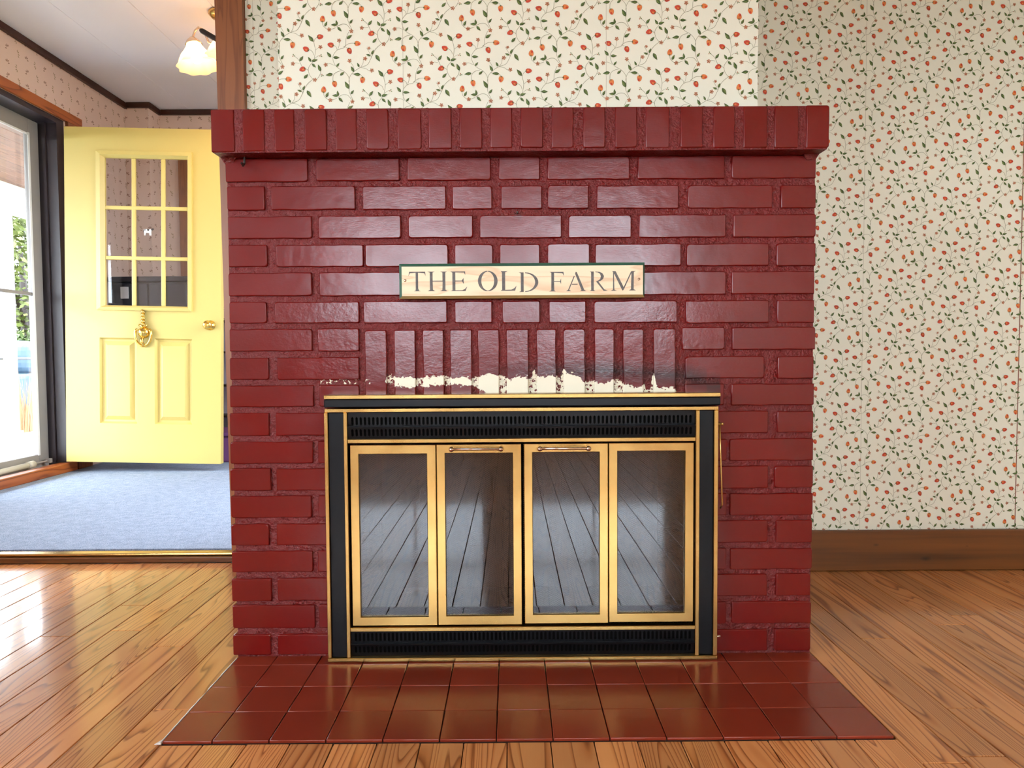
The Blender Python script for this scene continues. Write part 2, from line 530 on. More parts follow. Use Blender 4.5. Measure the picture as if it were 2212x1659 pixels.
def tile_mat():
    t = NT('red_quarry_tile')
    p = t.pos()
    n1 = t.noise(p, 6.0, 3)
    c = t.mix(n1, lin(120, 42, 25), lin(134, 49, 30))
    h = t.n('HueSaturation')
    t.set(h.inputs['Color'], c)
    t.set(h.inputs['Value'], t.math('ADD', 0.86, t.math('MULTIPLY', t.rnd(), 0.28)))
    t.base(h.outputs[0], t.math('ADD', 0.2, t.math('MULTIPLY', t.noise(p, 5.0, 1), 0.06)))
    t.bump(t.noise(p, 9.0, 2), 0.05, 0.0012)
    return t.m


def baseboard_mat():
    t = NT('knotty_baseboard')
    p = t.pos()
    f = t.noise(t.scaled(p, (1.2, 30, 30)), 1.0, 3, 0.55)
    c = t.ramp(f, [(0.25, lin(74, 40, 13)), (0.5, lin(104, 59, 20)), (0.8, lin(120, 70, 26))])
    for x, z, s in ((1.218, .090, 1.0), (1.385, .042, 1.3), (1.523, .084, .8)):
        d = t.n('VectorMath', operation='DISTANCE')
        t.set(d.inputs[0], t.scaled(p, (0.45, 0, 1)))
        d.inputs[1].default_value = (x * 0.45, 0, z)
        k = t.math('SUBTRACT', 1.0, t.math('MULTIPLY', t.math('ADD', d.outputs['Value'], t.math('MULTIPLY', f, 0.006)), 110.0 / s), True)
        c = t.mix(k, c, lin(30, 14, 5))
    t.base(c, 0.42)
    t.bump(f, 0.08, 0.001)
    return t.m


def carpet_mat():
    t = NT('grey_blue_carpet')
    p = t.pos()
    a = t.noise(p, 260.0, 3, 0.7)
    b = t.noise(p, 28.0, 3)
    c = t.ramp(t.math('ADD', t.math('MULTIPLY', a, 0.8), t.math('MULTIPLY', b, 0.2)),
               [(0.3, lin(104, 118, 142)), (0.5, lin(160, 176, 202)), (0.7, lin(204, 214, 230))])
    t.base(c, 0.95, 0, 0.1)
    t.bump(t.math('ADD', a, b), 0.8, 0.006)
    return t.m


def screen_mat():
    """woven spark screen: two families of wires, open between them"""
    t = NT('wire_mesh')
    sx = t.n('SeparateXYZ')
    t.set(sx.inputs[0], t.obj())
    X, Z = sx.outputs[0], sx.outputs[2]
    a = t.math('ABSOLUTE', t.math('SINE', t.math('ADD', t.math('MULTIPLY', X, 430.0), t.math('MULTIPLY', Z, 640.0))))
    b = t.math('ABSOLUTE', t.math('SINE', t.math('SUBTRACT', t.math('MULTIPLY', X, 430.0), t.math('MULTIPLY', Z, 640.0))))
    wire = t.math('LESS_THAN', t.math('MINIMUM', a, b), 0.22)
    t.base(lin(104, 90, 70), 0.5, 0.2)
    tr = t.n('BsdfTransparent')
    mx = t.n('MixShader')
    t.set(mx.inputs[0], wire)
    t.t.links.new(tr.outputs[0], mx.inputs[1])
    t.t.links.new(t.b.outputs[0], mx.inputs[2])
    t.t.links.new(mx.outputs[0], t.out.inputs['Surface'])
    return t.m


def shade_mat():
    t = NT('frosted_lamp_shade')
    tl = t.n('BsdfTranslucent', i_Color=lin(255, 226, 190))
    tr = t.n('BsdfTransparent', i_Color=lin(255, 226, 196))
    df = t.n('BsdfDiffuse', i_Color=lin(250, 224, 196))
    m1 = t.n('MixShader', i_0=0.35)
    t.t.links.new(tl.outputs[0], m1.inputs[1])
    t.t.links.new(df.outputs[0], m1.inputs[2])
    m2 = t.n('MixShader', i_0=0.22)
    t.t.links.new(m1.outputs[0], m2.inputs[1])
    t.t.links.new(tr.outputs[0], m2.inputs[2])
    t.t.links.new(m2.outputs[0], t.out.inputs['Surface'])
    return t.m


M['baseboard'] = baseboard_mat()
M['tile'] = tile_mat()
M['carpet'] = carpet_mat()
M['screen'] = screen_mat()
M['shade'] = shade_mat()
M['bulb'] = emission('lit_bulb', lin(255, 206, 150), 120.0)

# ---------------------------------------------------------------- wallpaper print
PERIOD = 0.1777


def clip(poly, x0, x1, z0, z1):
    for ax, lim, sgn in ((0, x0, 1), (0, x1, -1), (1, z0, 1), (1, z1, -1)):
        out = []
        for i in range(len(poly)):
            a, b = poly[i], poly[(i + 1) % len(poly)]
            da, db = sgn * (a[ax] - lim), sgn * (b[ax] - lim)
            if da >= 0:
                out.append(a)
            if (da >= 0) != (db >= 0):
                t = da / (da - db)
                out.append((a[0] + (b[0] - a[0]) * t, a[1] + (b[1] - a[1]) * t))
        poly = out
        if len(poly) < 3:
            return None
    return poly


def berry_cell():
    """one repeat of the strawberry vine; units of 1/812 period, x right, y up, origin at the reddest berry"""
    P = []           # (material index, [(x, y)...])
    ox, oy = 1060, 440

    def poly(mi, pts):
        P.append((mi, [((x) / 812.0, (y) / 812.0) for x, y in pts]))

    def at(x, y):
        return (x - ox, oy - y)

    def blob(mi, cx, cy, ang, L, W, n=9, tip=0.0):
        c, s = math.cos(ang), math.sin(ang)
        pts = []
        for k in range(n):
            a = 2 * math.pi * k / n
            u, w = math.cos(a), math.sin(a)
            w *= 1 - tip * u
            pts.append((cx + L * u * c - W * w * s, cy + L * u * s + W * w * c))
        poly(mi, pts)

    def leaf(x, y, ang, L, W=None, light=False):
        cx, cy = at(x, y)
        L *= 1.08
        W = W or L * 0.46
        a = math.radians(ang)
        c, s = math.cos(a), math.sin(a)
        pr = [(-1, 0), (-0.6, 0.75), (-0.1, 1), (0.45, 0.6), (1.05, 0), (0.45, -0.6), (-0.1, -1), (-0.6, -0.75)]
        poly(2 if light else 1, [(cx + L * .5 * u * c - W * .5 * w * s, cy + L * .5 * u * s + W * .5 * w * c) for u, w in pr])
        pr = [(-0.7, 0.1), (-0.1, 0.75), (0.4, 0.45), (0.7, 0.05)]
        if not light:
            poly(2, [(cx + L * .5 * u * c - W * .5 * w * s, cy + L * .5 * u * s + W * .5 * w * c) for u, w in pr])

    def berry(x, y, ang, orange=False):
        cx, cy = at(x, y)
        a = math.radians(ang)
        blob(4 if orange else 3, cx, cy, a, 38, 29, 10, 0.25)
        ca, sa = math.cos(a), math.sin(a)
        blob(4, cx - 8 * ca - 6 * sa, cy - 8 * sa + 6 * ca, a, 15, 11, 6)
        if orange:
            blob(3, cx + 16 * ca + 8 * sa, cy + 16 * sa - 8 * ca, a, 17, 13, 6)
        for k in (-1, 0, 1):
            bx, by = cx - 33 * ca, cy - 33 * sa
            b = a + k * 1.0
            poly(1, [(bx - 10 * math.cos(a), by - 10 * math.sin(a)), (bx + 5 * math.cos(b + .9), by + 5 * math.sin(b + .9)),
                     (bx + 17 * math.cos(b), by + 17 * math.sin(b)), (bx + 5 * math.cos(b - .9), by + 5 * math.sin(b - .9))])

    def flower(x, y, r=27, bud=False):
        cx, cy = at(x, y)
        n = 3 if bud else 5
        for k in range(n):
            a = 2 * math.pi * k / n + 0.3 + x
            poly(2 if bud and k else 5, [(cx, cy), (cx + r * .72 * math.cos(a - .5), cy + r * .72 * math.sin(a - .5)),
                     (cx + r * math.cos(a), cy + r * math.sin(a)), (cx + r * .72 * math.cos(a + .5), cy + r * .72 * math.sin(a + .5))])
        if not bud:
            blob(6, cx, cy, 0, r * .33, r * .33, 5)

    def vine(pts, w=3.2):
        w *= 0.72
        q = [Vector((*at(x, y), 0)) for x, y in pts]
        s = []
        for i in range(len(q) - 1):                      # Catmull-Rom
            p0, p1, p2, p3 = q[max(i - 1, 0)], q[i], q[i + 1], q[min(i + 2, len(q) - 1)]
            for t in (0, .25, .5, .75):
                s.append(0.5 * ((2 * p1) + (p2 - p0) * t + (2 * p0 - 5 * p1 + 4 * p2 - p3) * t * t + (3 * p1 - p0 - 3 * p2 + p3) * t ** 3))
        s.append(q[-1])
        for a, b in zip(s, s[1:]):
            d = b - a
            if d.length < 1e-6:
                continue
            nn = Vector((-d.y, d.x, 0)).normalized() * w
            e = d.normalized() * 1.0
            poly(0, [(a - e + nn)[:2], (a - e - nn)[:2], (b + e - nn)[:2], (b + e + nn)[:2]])

    vine([(1395, 385), (1362, 460), (1345, 560), (1255, 595), (1204, 670), (1222, 755), (1270, 805), (1335, 842), (1385, 905), (1393, 990), (1388, 1070), (1435, 1175)])
    vine([(1385, 965), (1400, 900), (1445, 845), (1520, 797), (1605, 765), (1650, 690), (1700, 590), (1780, 520)])
    vine([(968, 728), (920, 790), (918, 850), (950, 910), (990, 935), (1035, 900), (1058, 845), (1048, 800)])
    vine([(985, 700), (1000, 600), (990, 530), (978, 480)])
    vine([(980, 650), (965, 610), (920, 580)])
    vine([(990, 690), (1030, 660), (1062, 658)], 2.4)
    vine([(1005, 590), (1030, 570), (1060, 558)], 2.4)
    vine([(985, 500), (1000, 465), (1025, 445)], 2.6)
    vine([(842, 785), (810, 715), (780, 680), (748, 658)])
    vine([(810, 745), (770, 738), (735, 748)], 2.4)
    vine([(870, 800), (900, 815), (918, 830)])
    vine([(1330, 560), (1395, 520), (1460, 516)])
    vine([(1345, 555), (1375, 570), (1388, 585)], 2.4)
    vine([(1255, 592), (1245, 560), (1215, 538)], 2.6)
    vine([(1262, 590), (1278, 545), (1280, 490)], 2.4)
    vine([(1200, 955), (1205, 890), (1240, 850), (1300, 832)])
    vine([(1225, 775), (1170, 750), (1120, 762)], 2.4)
    vine([(1415, 1165), (1370, 1115), (1310, 1110), (1255, 1140)])
    vine([(1088, 1080), (1100, 1130), (1160, 1172), (1240, 1150)])
    vine([(1440, 845), (1440, 780), (1398, 720)], 2.6)
    vine([(1530, 797), (1590, 810), (1620, 832), (1657, 830)], 2.6)
    vine([(1525, 797), (1555, 750), (1560, 690)], 2.4)
    vine([(1655, 680), (1640, 640), (1600, 570)], 2.4)
    vine([(1430, 870), (1500, 862), (1545, 900)], 2.6)
    vine([(1050, 880), (1062, 880), (1078, 885)], 2.2)
    for b in ((1060, 440, 8, 0), (890, 580, 150, 0), (735, 535, -95, 1), (845, 812, 200, 0), (1180, 535, 165, 0), (1495, 520, -2, 1),
              (1400, 605, -68, 0), (1090, 1048, 85, 1), (1220, 985, -75, 1)):
        berry(*b)
    for fl in ((845, 425), (1060, 558), (735, 748), (1120, 762), (1280, 485), (990, 935), (1398, 718), (770, 1100), (1165, 1170), (1425, 1190)):
        flower(*fl)
    for fl in ((745, 655), (1065, 658), (1076, 885), (815, 980)):
        flower(*fl, 20, fl[0] != 815)
    for l in ((950, 460, 128, 88), (1400, 445, 35, 72), (835, 690, 52, 66), (932, 700, 122, 62), (990, 712, 15, 68), (982, 772, -45, 60), (1045, 800, 112, 80),
              (885, 895, 45, 66), (1160, 647, 128, 72), (1245, 680, 0, 70), (1262, 765, 50, 52), (1160, 876, 188, 78), (1310, 866, 40, 60), (1365, 1000, 120, 92),
              (1425, 1080, 52, 56), (1432, 815, 118, 70), (1485, 876, 178, 74), (1500, 768, 115, 52), (1620, 655, 160, 50), (1670, 622, 65, 56), (1730, 690, -58, 86),
              (1130, 1107, 62, 62), (1225, 1118, 178, 66), (1255, 1093, 100, 58), (1288, 1168, -48, 66), (1575, 605, 70, 1)):
        if l[3] > 10:
            leaf(*l)
    return P


def sprig_cell():
    """small sparse sprigs on a staggered grid"""
    P = []
    for (cx, cy, k, mi) in ((0.25, 0.25, 0.4, 0), (0.75, 0.75, 2.2, 1), (0.72, 0.22, 1.3, 1), (0.22, 0.74, 3.4, 0)):
        for j in range(4):
            a = k + (j - 1.5) * 0.75
            x, y = cx + 0.07 * math.cos(a), cy + 0.11 * math.sin(a)
            c, s = math.cos(a), math.sin(a)
            P.append((mi, [(x + .055 * u * c - .026 * w * s, y + .055 * u * s + .026 * w * c) for u, w in ((-1, 0), (0, 1), (1, 0), (0, -1))]))
    return P


BERRY, SPRIG = berry_cell(), sprig_cell()


def paper(mb, cell, place, rect, anchor, period, drop, mat_offset):
    """repeat the print over rect = (a0, a1, z0, z1); place(a, z) gives the 3-D point just proud of the wall"""
    a0, a1, z0, z1 = rect
    lift = 0
    for i in range(int((a0 - anchor[0]) / period) - 3, int((a1 - anchor[0]) / period) + 3):
        for j in range(int((z0 - anchor[1]) / period) - 3 - abs(i), int((z1 - anchor[1]) / period) + 3 + abs(i)):
            bx, bz = anchor[0] + i * period, anchor[1] + (j - drop * i) * period
            if bx > a1 + 2 * period or bx < a0 - 2 * period or bz > z1 + 2 * period or bz < z0 - 2 * period:
                continue
            for k, (mi, pts) in enumerate(cell):
                q = clip([(bx + x * period, bz + y * period) for x, y in pts], a0, a1, z0, z1)
                if q:
                    mb.add([place(a, z, k) for a, z in q], [tuple(range(len(q)))], mat_offset + mi)


def on_y(y):
    return lambda a, z, k: (a, y - 0.0003 - 0.0000015 * k, z)


def on_x(x):
    return lambda a, z, k: (x + 0.0003 + 0.0000015 * k, a, z)


PAPER_MATS = [M['paper'], M['stem'], M['leaf'], M['leaf2'], M['berry'], M['berry2'], M['flower'], M['flower2'], M['seam'], M['seam_dark'], M['plaster']]
PINK_MATS = [M['pink_paper'], M['sprig'], M['sprig2'], M['plaster']]

# ================================================================ THE SETTING
ROOM_L, ROOM_R, REAR, BACK, CEIL = -2.35, 1.98, -4.2, 2.32, 2.42
BREAST = 1.815

# ---- wall behind the fireplace, with the doorway to the hall
mb = MB()
mb.box(-0.86, 2.13, BACK, 2.50, 0, 2.62)
mb.box(-2.0, -0.86, BACK, 2.50, 2.03, 2.62)
mb.box(-2.95, -2.0, BACK, 2.50, 0, 2.62)
paper(mb, BERRY, on_y(BACK), (0.60, ROOM_R, 0.13, CEIL), (0.9445, 1.7155), PERIOD, 0.5, 1)
off5 = ((1180 - 1060) / 812 * PERIOD, (440 - 535) / 812 * PERIOD)
paper(mb, BERRY, on_y(BACK), (-0.86, -0.56, 1.15, CEIL), (-0.8551 - off5[0], 1.7948 - off5[1]), PERIOD, 0.5, 1)
for x, w, mi in ((1.173, 0.0007, 8), (1.697, 0.0016, 9), (-0.835, 0.0006, 8)):
    mb.add([(x - w, BACK - 0.0008, 0.14), (x + w, BACK - 0.0008, 0.14), (x + w, BACK - 0.0008, CEIL), (x - w, BACK - 0.0008, CEIL)], [(0, 1, 2, 3)], mi)
struct(mb.build('wall_back', PAPER_MATS, fix=False), 'cream strawberry-vine wallpapered wall behind the fireplace and doorway', 'wall')

mb = MB()
mb.box(-0.5905, 0.6395, BREAST, BACK - 0.001, 1.2968, CEIL)
paper(mb, BERRY, on_y(BREAST), (-0.5905, 0.6395, 1.297, CEIL), (-0.4819, 1.5494), PERIOD, 0.5, 1)
paper(mb, BERRY, on_x(0.6395), (BREAST, BACK, 1.297, CEIL), (1.9, 1.5494), PERIOD, 0.5, 1)
paper(mb, BERRY, lambda a, z, k: (-0.5908 - 0.0000015 * k, a, z), (BREAST, BACK, 1.297, CEIL), (1.9, 1.5494), PERIOD, 0.5, 1)
for x in (-0.271, 0.25):
    mb.add([(x - .0006, BREAST - 0.0008, 1.297), (x + .0006, BREAST - 0.0008, 1.297), (x + .0006, BREAST - 0.0008, CEIL), (x - .0006, BREAST - 0.0008, CEIL)], [(0, 1, 2, 3)], 8)
struct(mb.build('wall_chimney', PAPER_MATS, fix=False), 'projecting chimney breast papered with strawberry vines above the brick mantel', 'chimney breast')

# ---- the rest of the room, behind and beside the camera
LW = (-1.1, 0.6, 0.75, 2.2)
mb = MB()
mb.box(ROOM_L - 0.12, ROOM_L, REAR, LW[0], 0, CEIL)
mb.box(ROOM_L - 0.12, ROOM_L, LW[1], BACK, 0, CEIL)
mb.box(ROOM_L - 0.12, ROOM_L, LW[0], LW[1], 0, LW[2])
mb.box(ROOM_L - 0.12, ROOM_L, LW[0], LW[1], LW[3], CEIL)
struct(mb.build('wall_left', M['panelling']), 'tan panelled wall with one window on the left of the room', 'wall')
f = MB()
for a in ((LW[0], LW[0] + .06, LW[2], LW[3]), (LW[1] - .06, LW[1], LW[2], LW[3]), (LW[0] + .06, LW[1] - .06, LW[2], LW[2] + .06), (LW[0] + .06, LW[1] - .06, LW[3] - .06, LW[3])):
    f.box(ROOM_L - .09, ROOM_L - .02, *a)
o = struct(f.build('window_3', M['porch_white']), 'white framed window in the left wall of the room', 'window')
zm, ym = (LW[2] + LW[3]) / 2, (LW[0] + LW[1]) / 2
MB().box(ROOM_L - .08, ROOM_L - .04, LW[0] + .06, LW[1] - .06, zm - .025, zm + .025).build('meeting_rail', M['porch_white'], o)
MB().box(ROOM_L - .06, ROOM_L - .055, LW[0] + .05, LW[1] - .05, LW[2] + .05, LW[3] - .05).build('pane', M['pane'], o)
portal('portal_left', (ROOM_L - .14, ym, zm), (math.pi / 2, 0, -math.pi / 2), LW[1] - LW[0], LW[3] - LW[2])
struct(MB().box(ROOM_R, ROOM_R + 0.15, REAR, BACK, 0, CEIL).build('wall_right', M['paper']), 'plain cream wall on the right of the room', 'wall')
WINDOWS = [(-1.85, -0.26, 0.84, 2.28), (0.08, 1.72, 0.84, 2.28)]
mb = MB()
cuts = [ROOM_L - 0.12] + [v for w in WINDOWS for v in w[:2]] + [ROOM_R + 0.15]
for i in range(0, len(cuts), 2):
    mb.box(cuts[i], cuts[i + 1], REAR - 0.15, REAR, 0, CEIL)
for w in WINDOWS:
    mb.box(w[0], w[1], REAR - 0.15, REAR, 0, w[2])
    mb.box(w[0], w[1], REAR - 0.15, REAR, w[3], CEIL)
struct(mb.build('wall_rear', M['panelling']), 'tan panelled wall with two tall windows facing the fireplace', 'wall')
for k, w in enumerate(WINDOWS):
    f = MB()
    x0, x1, z0, z1 = w
    for a in ((x0, x0 + .06, z0, z1), (x1 - .06, x1, z0, z1), (x0 + .06, x1 - .06, z0, z0 + .06), (x0 + .06, x1 - .06, z1 - .06, z1)):
        f.box(a[0], a[1], REAR - 0.10, REAR - 0.02, a[2], a[3])
    o = struct(f.build('window_%d' % (k + 1), M['porch_white']), ['white framed window left of the pier in the rear wall', 'white framed window right of the pier in the rear wall'][k], 'window')
    zm, xm = (z0 + z1) / 2, (x0 + x1) / 2
    MB().box(x0 + .06, x1 - .06, REAR - 0.085, REAR - 0.04, zm - .025, zm + .025).build('meeting_rail', M['porch_white'], o)
    MB().box(xm - .012, xm + .012, REAR - 0.075, REAR - 0.05, z0 + .06, z1 - .06).build('glazing_bar', M['porch_white'], o)
    MB().box(x0 + .05, x1 - .05, REAR - 0.065, REAR - 0.06, z0 + .05, z1 - .05).build('pane', M['pane'], o)
    portal('portal', (xm, REAR - 0.17, zm), (math.pi / 2, 0, math.pi), x1 - x0, z1 - z0)
struct(MB().box(ROOM_L - .12, ROOM_R + .15, REAR - .15, BACK, CEIL, CEIL + .1).build('ceiling', M['plaster']), 'white plaster ceiling of the fireplace room', 'ceiling')

# ---- doorway casing, lining and threshold
post = MB()
post.hexa([(-0.935, 2.298, 0), (-0.855, 2.298, 0), (-0.855, 2.325, 0), (-0.935, 2.325, 0)], [(-0.952, 2.298, 2.09), (-0.862, 2.298, 2.09), (-0.862, 2.325, 2.09), (-0.952, 2.325, 2.09)])
struct(post.build('trim_1', M['trim']), 'brown wooden post casing the doorway beside the fireplace', 'trim')
struct(piece('trim_2', None, M['trim_x'], -2.09, -0.947, 2.298, 2.325, 1.995, 2.09, bev=0.004), 'brown wooden header casing across the top of the doorway', 'trim')
struct(piece('trim_3', None, M['trim'], -2.09, -2.0, 2.298, 2.325, 0.0, 1.995, bev=0.004), 'brown wooden casing on the far left of the doorway', 'trim')
lining = MB()
lining.hexa([(-0.931, 2.325, .032), (-0.86, 2.325, .032), (-0.86, 2.50, .032), (-0.931, 2.50, .032)], [(-0.947, 2.325, 2.03), (-0.86, 2.325, 2.03), (-0.86, 2.50, 2.03), (-0.947, 2.50, 2.03)])
lining.box(-2.0, -1.985, 2.325, 2.50, 0.03, 2.03)
lining.box(-1.985, -0.945, 2.325, 2.50, 2.003, 2.03)
struct(lining.build('trim_4', M['trim']), 'brown wooden lining inside the doorway to the hall', 'trim')
struct(piece('trim_5', None, M['trim_x'], -1.985, -0.86, 2.452, 2.53, 0.0, 0.020, bev=0.003), 'low stained wooden threshold at the edge of the carpet', 'threshold')
struct(piece('trim_6', None, M['brass'], -1.985, -0.86, 2.466, 2.505, 0.0205, 0.031, bev=0.004), 'narrow brass edging strip along the front of the grey carpet', 'edging strip')

# ---- baseboard
struct(piece('baseboard_right', None, M['baseboard'], 0.66, ROOM_R, 2.298, 2.319, 0.002, 0.1375, bev=0.004), 'knotty dark brown wooden baseboard under the strawberry wallpaper', 'baseboard')

# ---- floor of pine planks
fl = struct(MB().box(ROOM_L, ROOM_R, REAR, 2.46, -0.06, -0.016).build('floor', M['gap']), 'glossy orange-brown pine plank floor in front of the fireplace', 'floor')
HX0, HX1, HY0 = -0.667, 0.7245, 1.2885
PW, PX = 0.0822, -0.0935
ENDS = {-13: [2.03], -12: [1.84], -10: [1.736], -8: [1.418], 12: [1.7526, 1.40], 15: [1.8374], 11: [1.2288], 10: [1.2096]}
k0 = int((ROOM_L - PX) / PW) - 1
for k in range(k0, int((ROOM_R - PX) / PW) + 1):
    x0, x1 = max(PX + k * PW, ROOM_L), min(PX + (k + 1) * PW, ROOM_R)
    if x1 - x0 < 0.01:
        continue
    xm = (x0 + x1) / 2
    end = 2.452 if xm < -0.90 else 2.32
    if HX0 < xm < HX1:
        end = HY0 - 0.002
    if x0 < HX0 < x1 and xm < HX0:
        x1 = HX0 - 0.002
    if x0 < HX1 < x1 and xm > HX1:
        x0 = HX1 + 0.001
    cuts = [REAR] + sorted(ENDS.get(k, []))
    y = REAR + random.uniform(0.3, 1.5)
    while y < (min(ENDS[k]) - 0.9 if k in ENDS else end - 0.35):
        cuts.append(y)
        y += random.uniform(0.9, 2.3)
    cuts = sorted(cuts) + [end]
    for a, b in zip(cuts, cuts[1:]):
        dz = random.uniform(-0.0006, 0.0004)
        piece('plank', fl, M['floor'], x0 + 0.0009, x1 - 0.0009, a + 0.0008, b - 0.0008, -0.0155, dz, bev=0.0011, seg=1)

# ---- tiled hearth
he = struct(MB().box(HX0, HX1, HY0 + .001, 1.70, -0.015, -0.002).build('hearth', M['gap']), 'dark red glazed tile hearth set into the floor before the fireplace', 'hearth')
cols = [HX0] + [-0.680 + 0.108 * i for i in range(1, 13)] + [HX1]
rows_ = [1.2905, 1.3995, 1.5075, 1.6155, 1.6690]
for a, b in zip(cols, cols[1:]):
    for c, d in zip(rows_, rows_[1:]):
        g = 0.0008
        piece('tile', he, M['tile'], a + g, b - g, c + g, d - g, -0.002, 0.004 + random.uniform(-0.0004, 0.0005), bev=0.0013, seg=2)
cm = MB()
ys = [1.285 + 0.37 * i / 24 for i in range(25)]
for y0, y1 in zip(ys, ys[1:]):
    w0, w1 = [0.0035 + 0.004 * noise.noise((y * 30, 1, 0)) + (0.009 if y < 1.30 else 0) for y in (y0, y1)]
    cm.add([(HX0 - w0, y0, 0.001), (HX0 + .001, y0, 0.001), (HX0 + .001, y1, 0.001), (HX0 - w1, y1, 0.001),
            (HX0 - w0, y0, 0.0022), (HX0 + .001, y0, 0.0052), (HX0 + .001, y1, 0.0052), (HX0 - w1, y1, 0.0022)],
           [(4, 5, 6, 7), (0, 4, 7, 3), (1, 2, 6, 5), (0, 1, 5, 4), (2, 3, 7, 6)])
c = cm.build('caulk_bead', M['caulk'], he)
c['label'] = 'white caulk bead along the left edge'

# ================================================================ THE HALL beyond the doorway
HALL_L, HALL_F, HZ, HC = -2.75, 5.20, 0.03, 2.55
struct(MB().box(-2.95, -0.05, 2.53, HALL_F + .15, -0.05, HZ).build('floor_hall', M['carpet']), 'grey-blue cut pile carpet in the hall beyond the doorway', 'carpet')
D0, D1 = 3.33, 4.29          # storm-door opening
mb = MB()
mb.box(-2.95, HALL_L, 2.50, D0, 0, 2.62)
mb.box(-2.95, HALL_L, D1 + .07, HALL_F + .15, 0, 2.62)
mb.box(-2.95, HALL_L, D0, D1 + .07, 2.195, 2.62)
mb.box(-2.95, HALL_L - .02, D0, D1 + .07, -.05, 0.055)
paper(mb, SPRIG, on_x(HALL_L), (2.5, 5.05, 2.255, 2.51), (3.0, 1.0), 0.155, 0.5, 1)
paper(mb, SPRIG, on_x(HALL_L), (4.53, 5.05, 0.05, 2.255), (3.0, 1.0), 0.155, 0.5, 1)
struct(mb.build('wall_hall_left', PINK_MATS, fix=False), 'pink sprigged wallpaper wall above the glass storm door', 'wall')
mb = MB()
mb.box(-2.75, -2.58, 5.05, HALL_F + .15, 0, 2.62)
mb.box(-2.58, -0.05, HALL_F, HALL_F + .15, 0, 2.62)
paper(mb, SPRIG, on_y(5.05), (-2.75, -2.58, 0.05, 2.51), (-2.7, 1.0), 0.155, 0.5, 1)
paper(mb, SPRIG, on_x(-2.58), (5.05, 5.2, 0.05, 2.51), (5.0, 1.03), 0.155, 0.5, 1)
paper(mb, SPRIG, on_y(HALL_F), (-2.58, -0.9, 0.05, 2.51), (-2.7, 1.05), 0.155, 0.5, 1)
struct(mb.build('wall_hall_far', PINK_MATS, fix=False), 'pink sprigged wallpaper wall behind the yellow door', 'wall')
HR = -0.2
HW = (2.75, 4.05, 0.8, 2.25)  # window opening added out of view to let more daylight into the hall
mb = MB()
mb.box(HR, HR + .15, 2.5, HW[0], 0, 2.62)
mb.box(HR, HR + .15, HW[1], HALL_F, 0, 2.62)
mb.box(HR, HR + .15, HW[0], HW[1], 0, HW[2])
mb.box(HR, HR + .15, HW[0], HW[1], HW[3], 2.62)
struct(mb.build('wall_hall_right', M['pink_paper']), 'plain pink wall closing the hall, with an added unseen window', 'wall')
f = MB()
for a in ((HW[0], HW[0] + .06, HW[2], HW[3]), (HW[1] - .06, HW[1], HW[2], HW[3]), (HW[0] + .06, HW[1] - .06, HW[2], HW[2] + .06), (HW[0] + .06, HW[1] - .06, HW[3] - .06, HW[3])):
    f.box(HR + .03, HR + .10, *a)
o = struct(f.build('window_4', M['porch_white']), 'added unseen white framed window brightening the hall from its right end', 'window')
MB().box(HR + .06, HR + .065, HW[0] + .05, HW[1] - .05, HW[2] + .05, HW[3] - .05).build('pane', M['pane'], o)
portal('portal_hall', (HR + .17, (HW[0] + HW[1]) / 2, (HW[2] + HW[3]) / 2), (math.pi / 2, 0, math.pi / 2), HW[1] - HW[0], HW[3] - HW[2])
ch = struct(MB().box(-2.95, -0.05, 2.50, HALL_F + .15, HC + 0.012, 2.62).build('ceiling_hall', M['gap']), 'white panelled ceiling over the carpeted hall', 'ceiling')
for i in range(9):
    x0 = -2.75 + i * 0.405
    if x0 < -0.2:
        piece('panel', ch, M['ceiling'], x0 + .001, min(x0 + .405, -.2) - .001, 2.50, 5.2, HC, HC + .011, bev=0.002, seg=1)
for nm, d, lab in (('trim_7', (HALL_L, HALL_L + .022, 2.5, 5.05, 2.508, HC), 'dark brown crown moulding above the storm door wall'),
                   ('trim_8', (HALL_L + .022, -2.558, 5.028, 5.05, 2.512, HC), 'short dark brown crown moulding on the corner jog'),
                   ('trim_9', (-2.58, -2.558, 5.05, 5.2, 2.512, HC), 'dark brown crown moulding return at the corner jog'),
                   ('trim_10', (-2.558, -0.2, 5.178, 5.2, 2.512, HC), 'dark brown crown moulding along the far hall wall')):
    struct(piece(nm, None, M['crown'], *d, bev=0.003, seg=1), lab, 'moulding')
struct(piece('trim_11', None, M['trim_y'], HALL_L, HALL_L + .018, 3.2, 4.52, 2.195, 2.256, bev=0.003), 'orange-brown wooden head casing over the storm door', 'trim')
struct(piece('trim_12', None, M['trim'], HALL_L, HALL_L + .018, 4.37, 4.52, 0.03, 2.195, bev=0.003), 'orange-brown wooden side casing behind the yellow door', 'trim')
struct(piece('trim_13', None, M['trim_y'], HALL_L - .045, HALL_L + .025, D0, D1 + .06, 0.03, 0.088, bev=0.006), 'orange-brown wooden sill below the storm door', 'sill')
jb = MB()
jb.box(-2.90, HALL_L - .002, D1, D1 + .07, 0.055, 2.195)
jb.box(-2.90, HALL_L - .002, D0 - .0, D0 + .02, 0.055, 2.195)
jb.box(-2.90, HALL_L - .002, D0 + .02, D1, 2.162, 2.195)
jb.box(-2.835, -2.815, D1 - .012, D1, 0.09, 2.162)
struct(jb.build('trim_14', M['jamb']), 'dark bronze jamb framing the storm door opening', 'door frame')
struct(piece('trim_15', None, M['trim'], -2.435, -2.33, 5.17, 5.199, 0.03, 2.2, bev=0.004), 'brown vertical casing on the far hall wall seen through the door glass', 'trim')

# ---- storm door
sd = empty('door_2', (-2.875, D1, 0.06))
struct(sd, 'white framed glass storm door opening onto the porch', 'storm door')


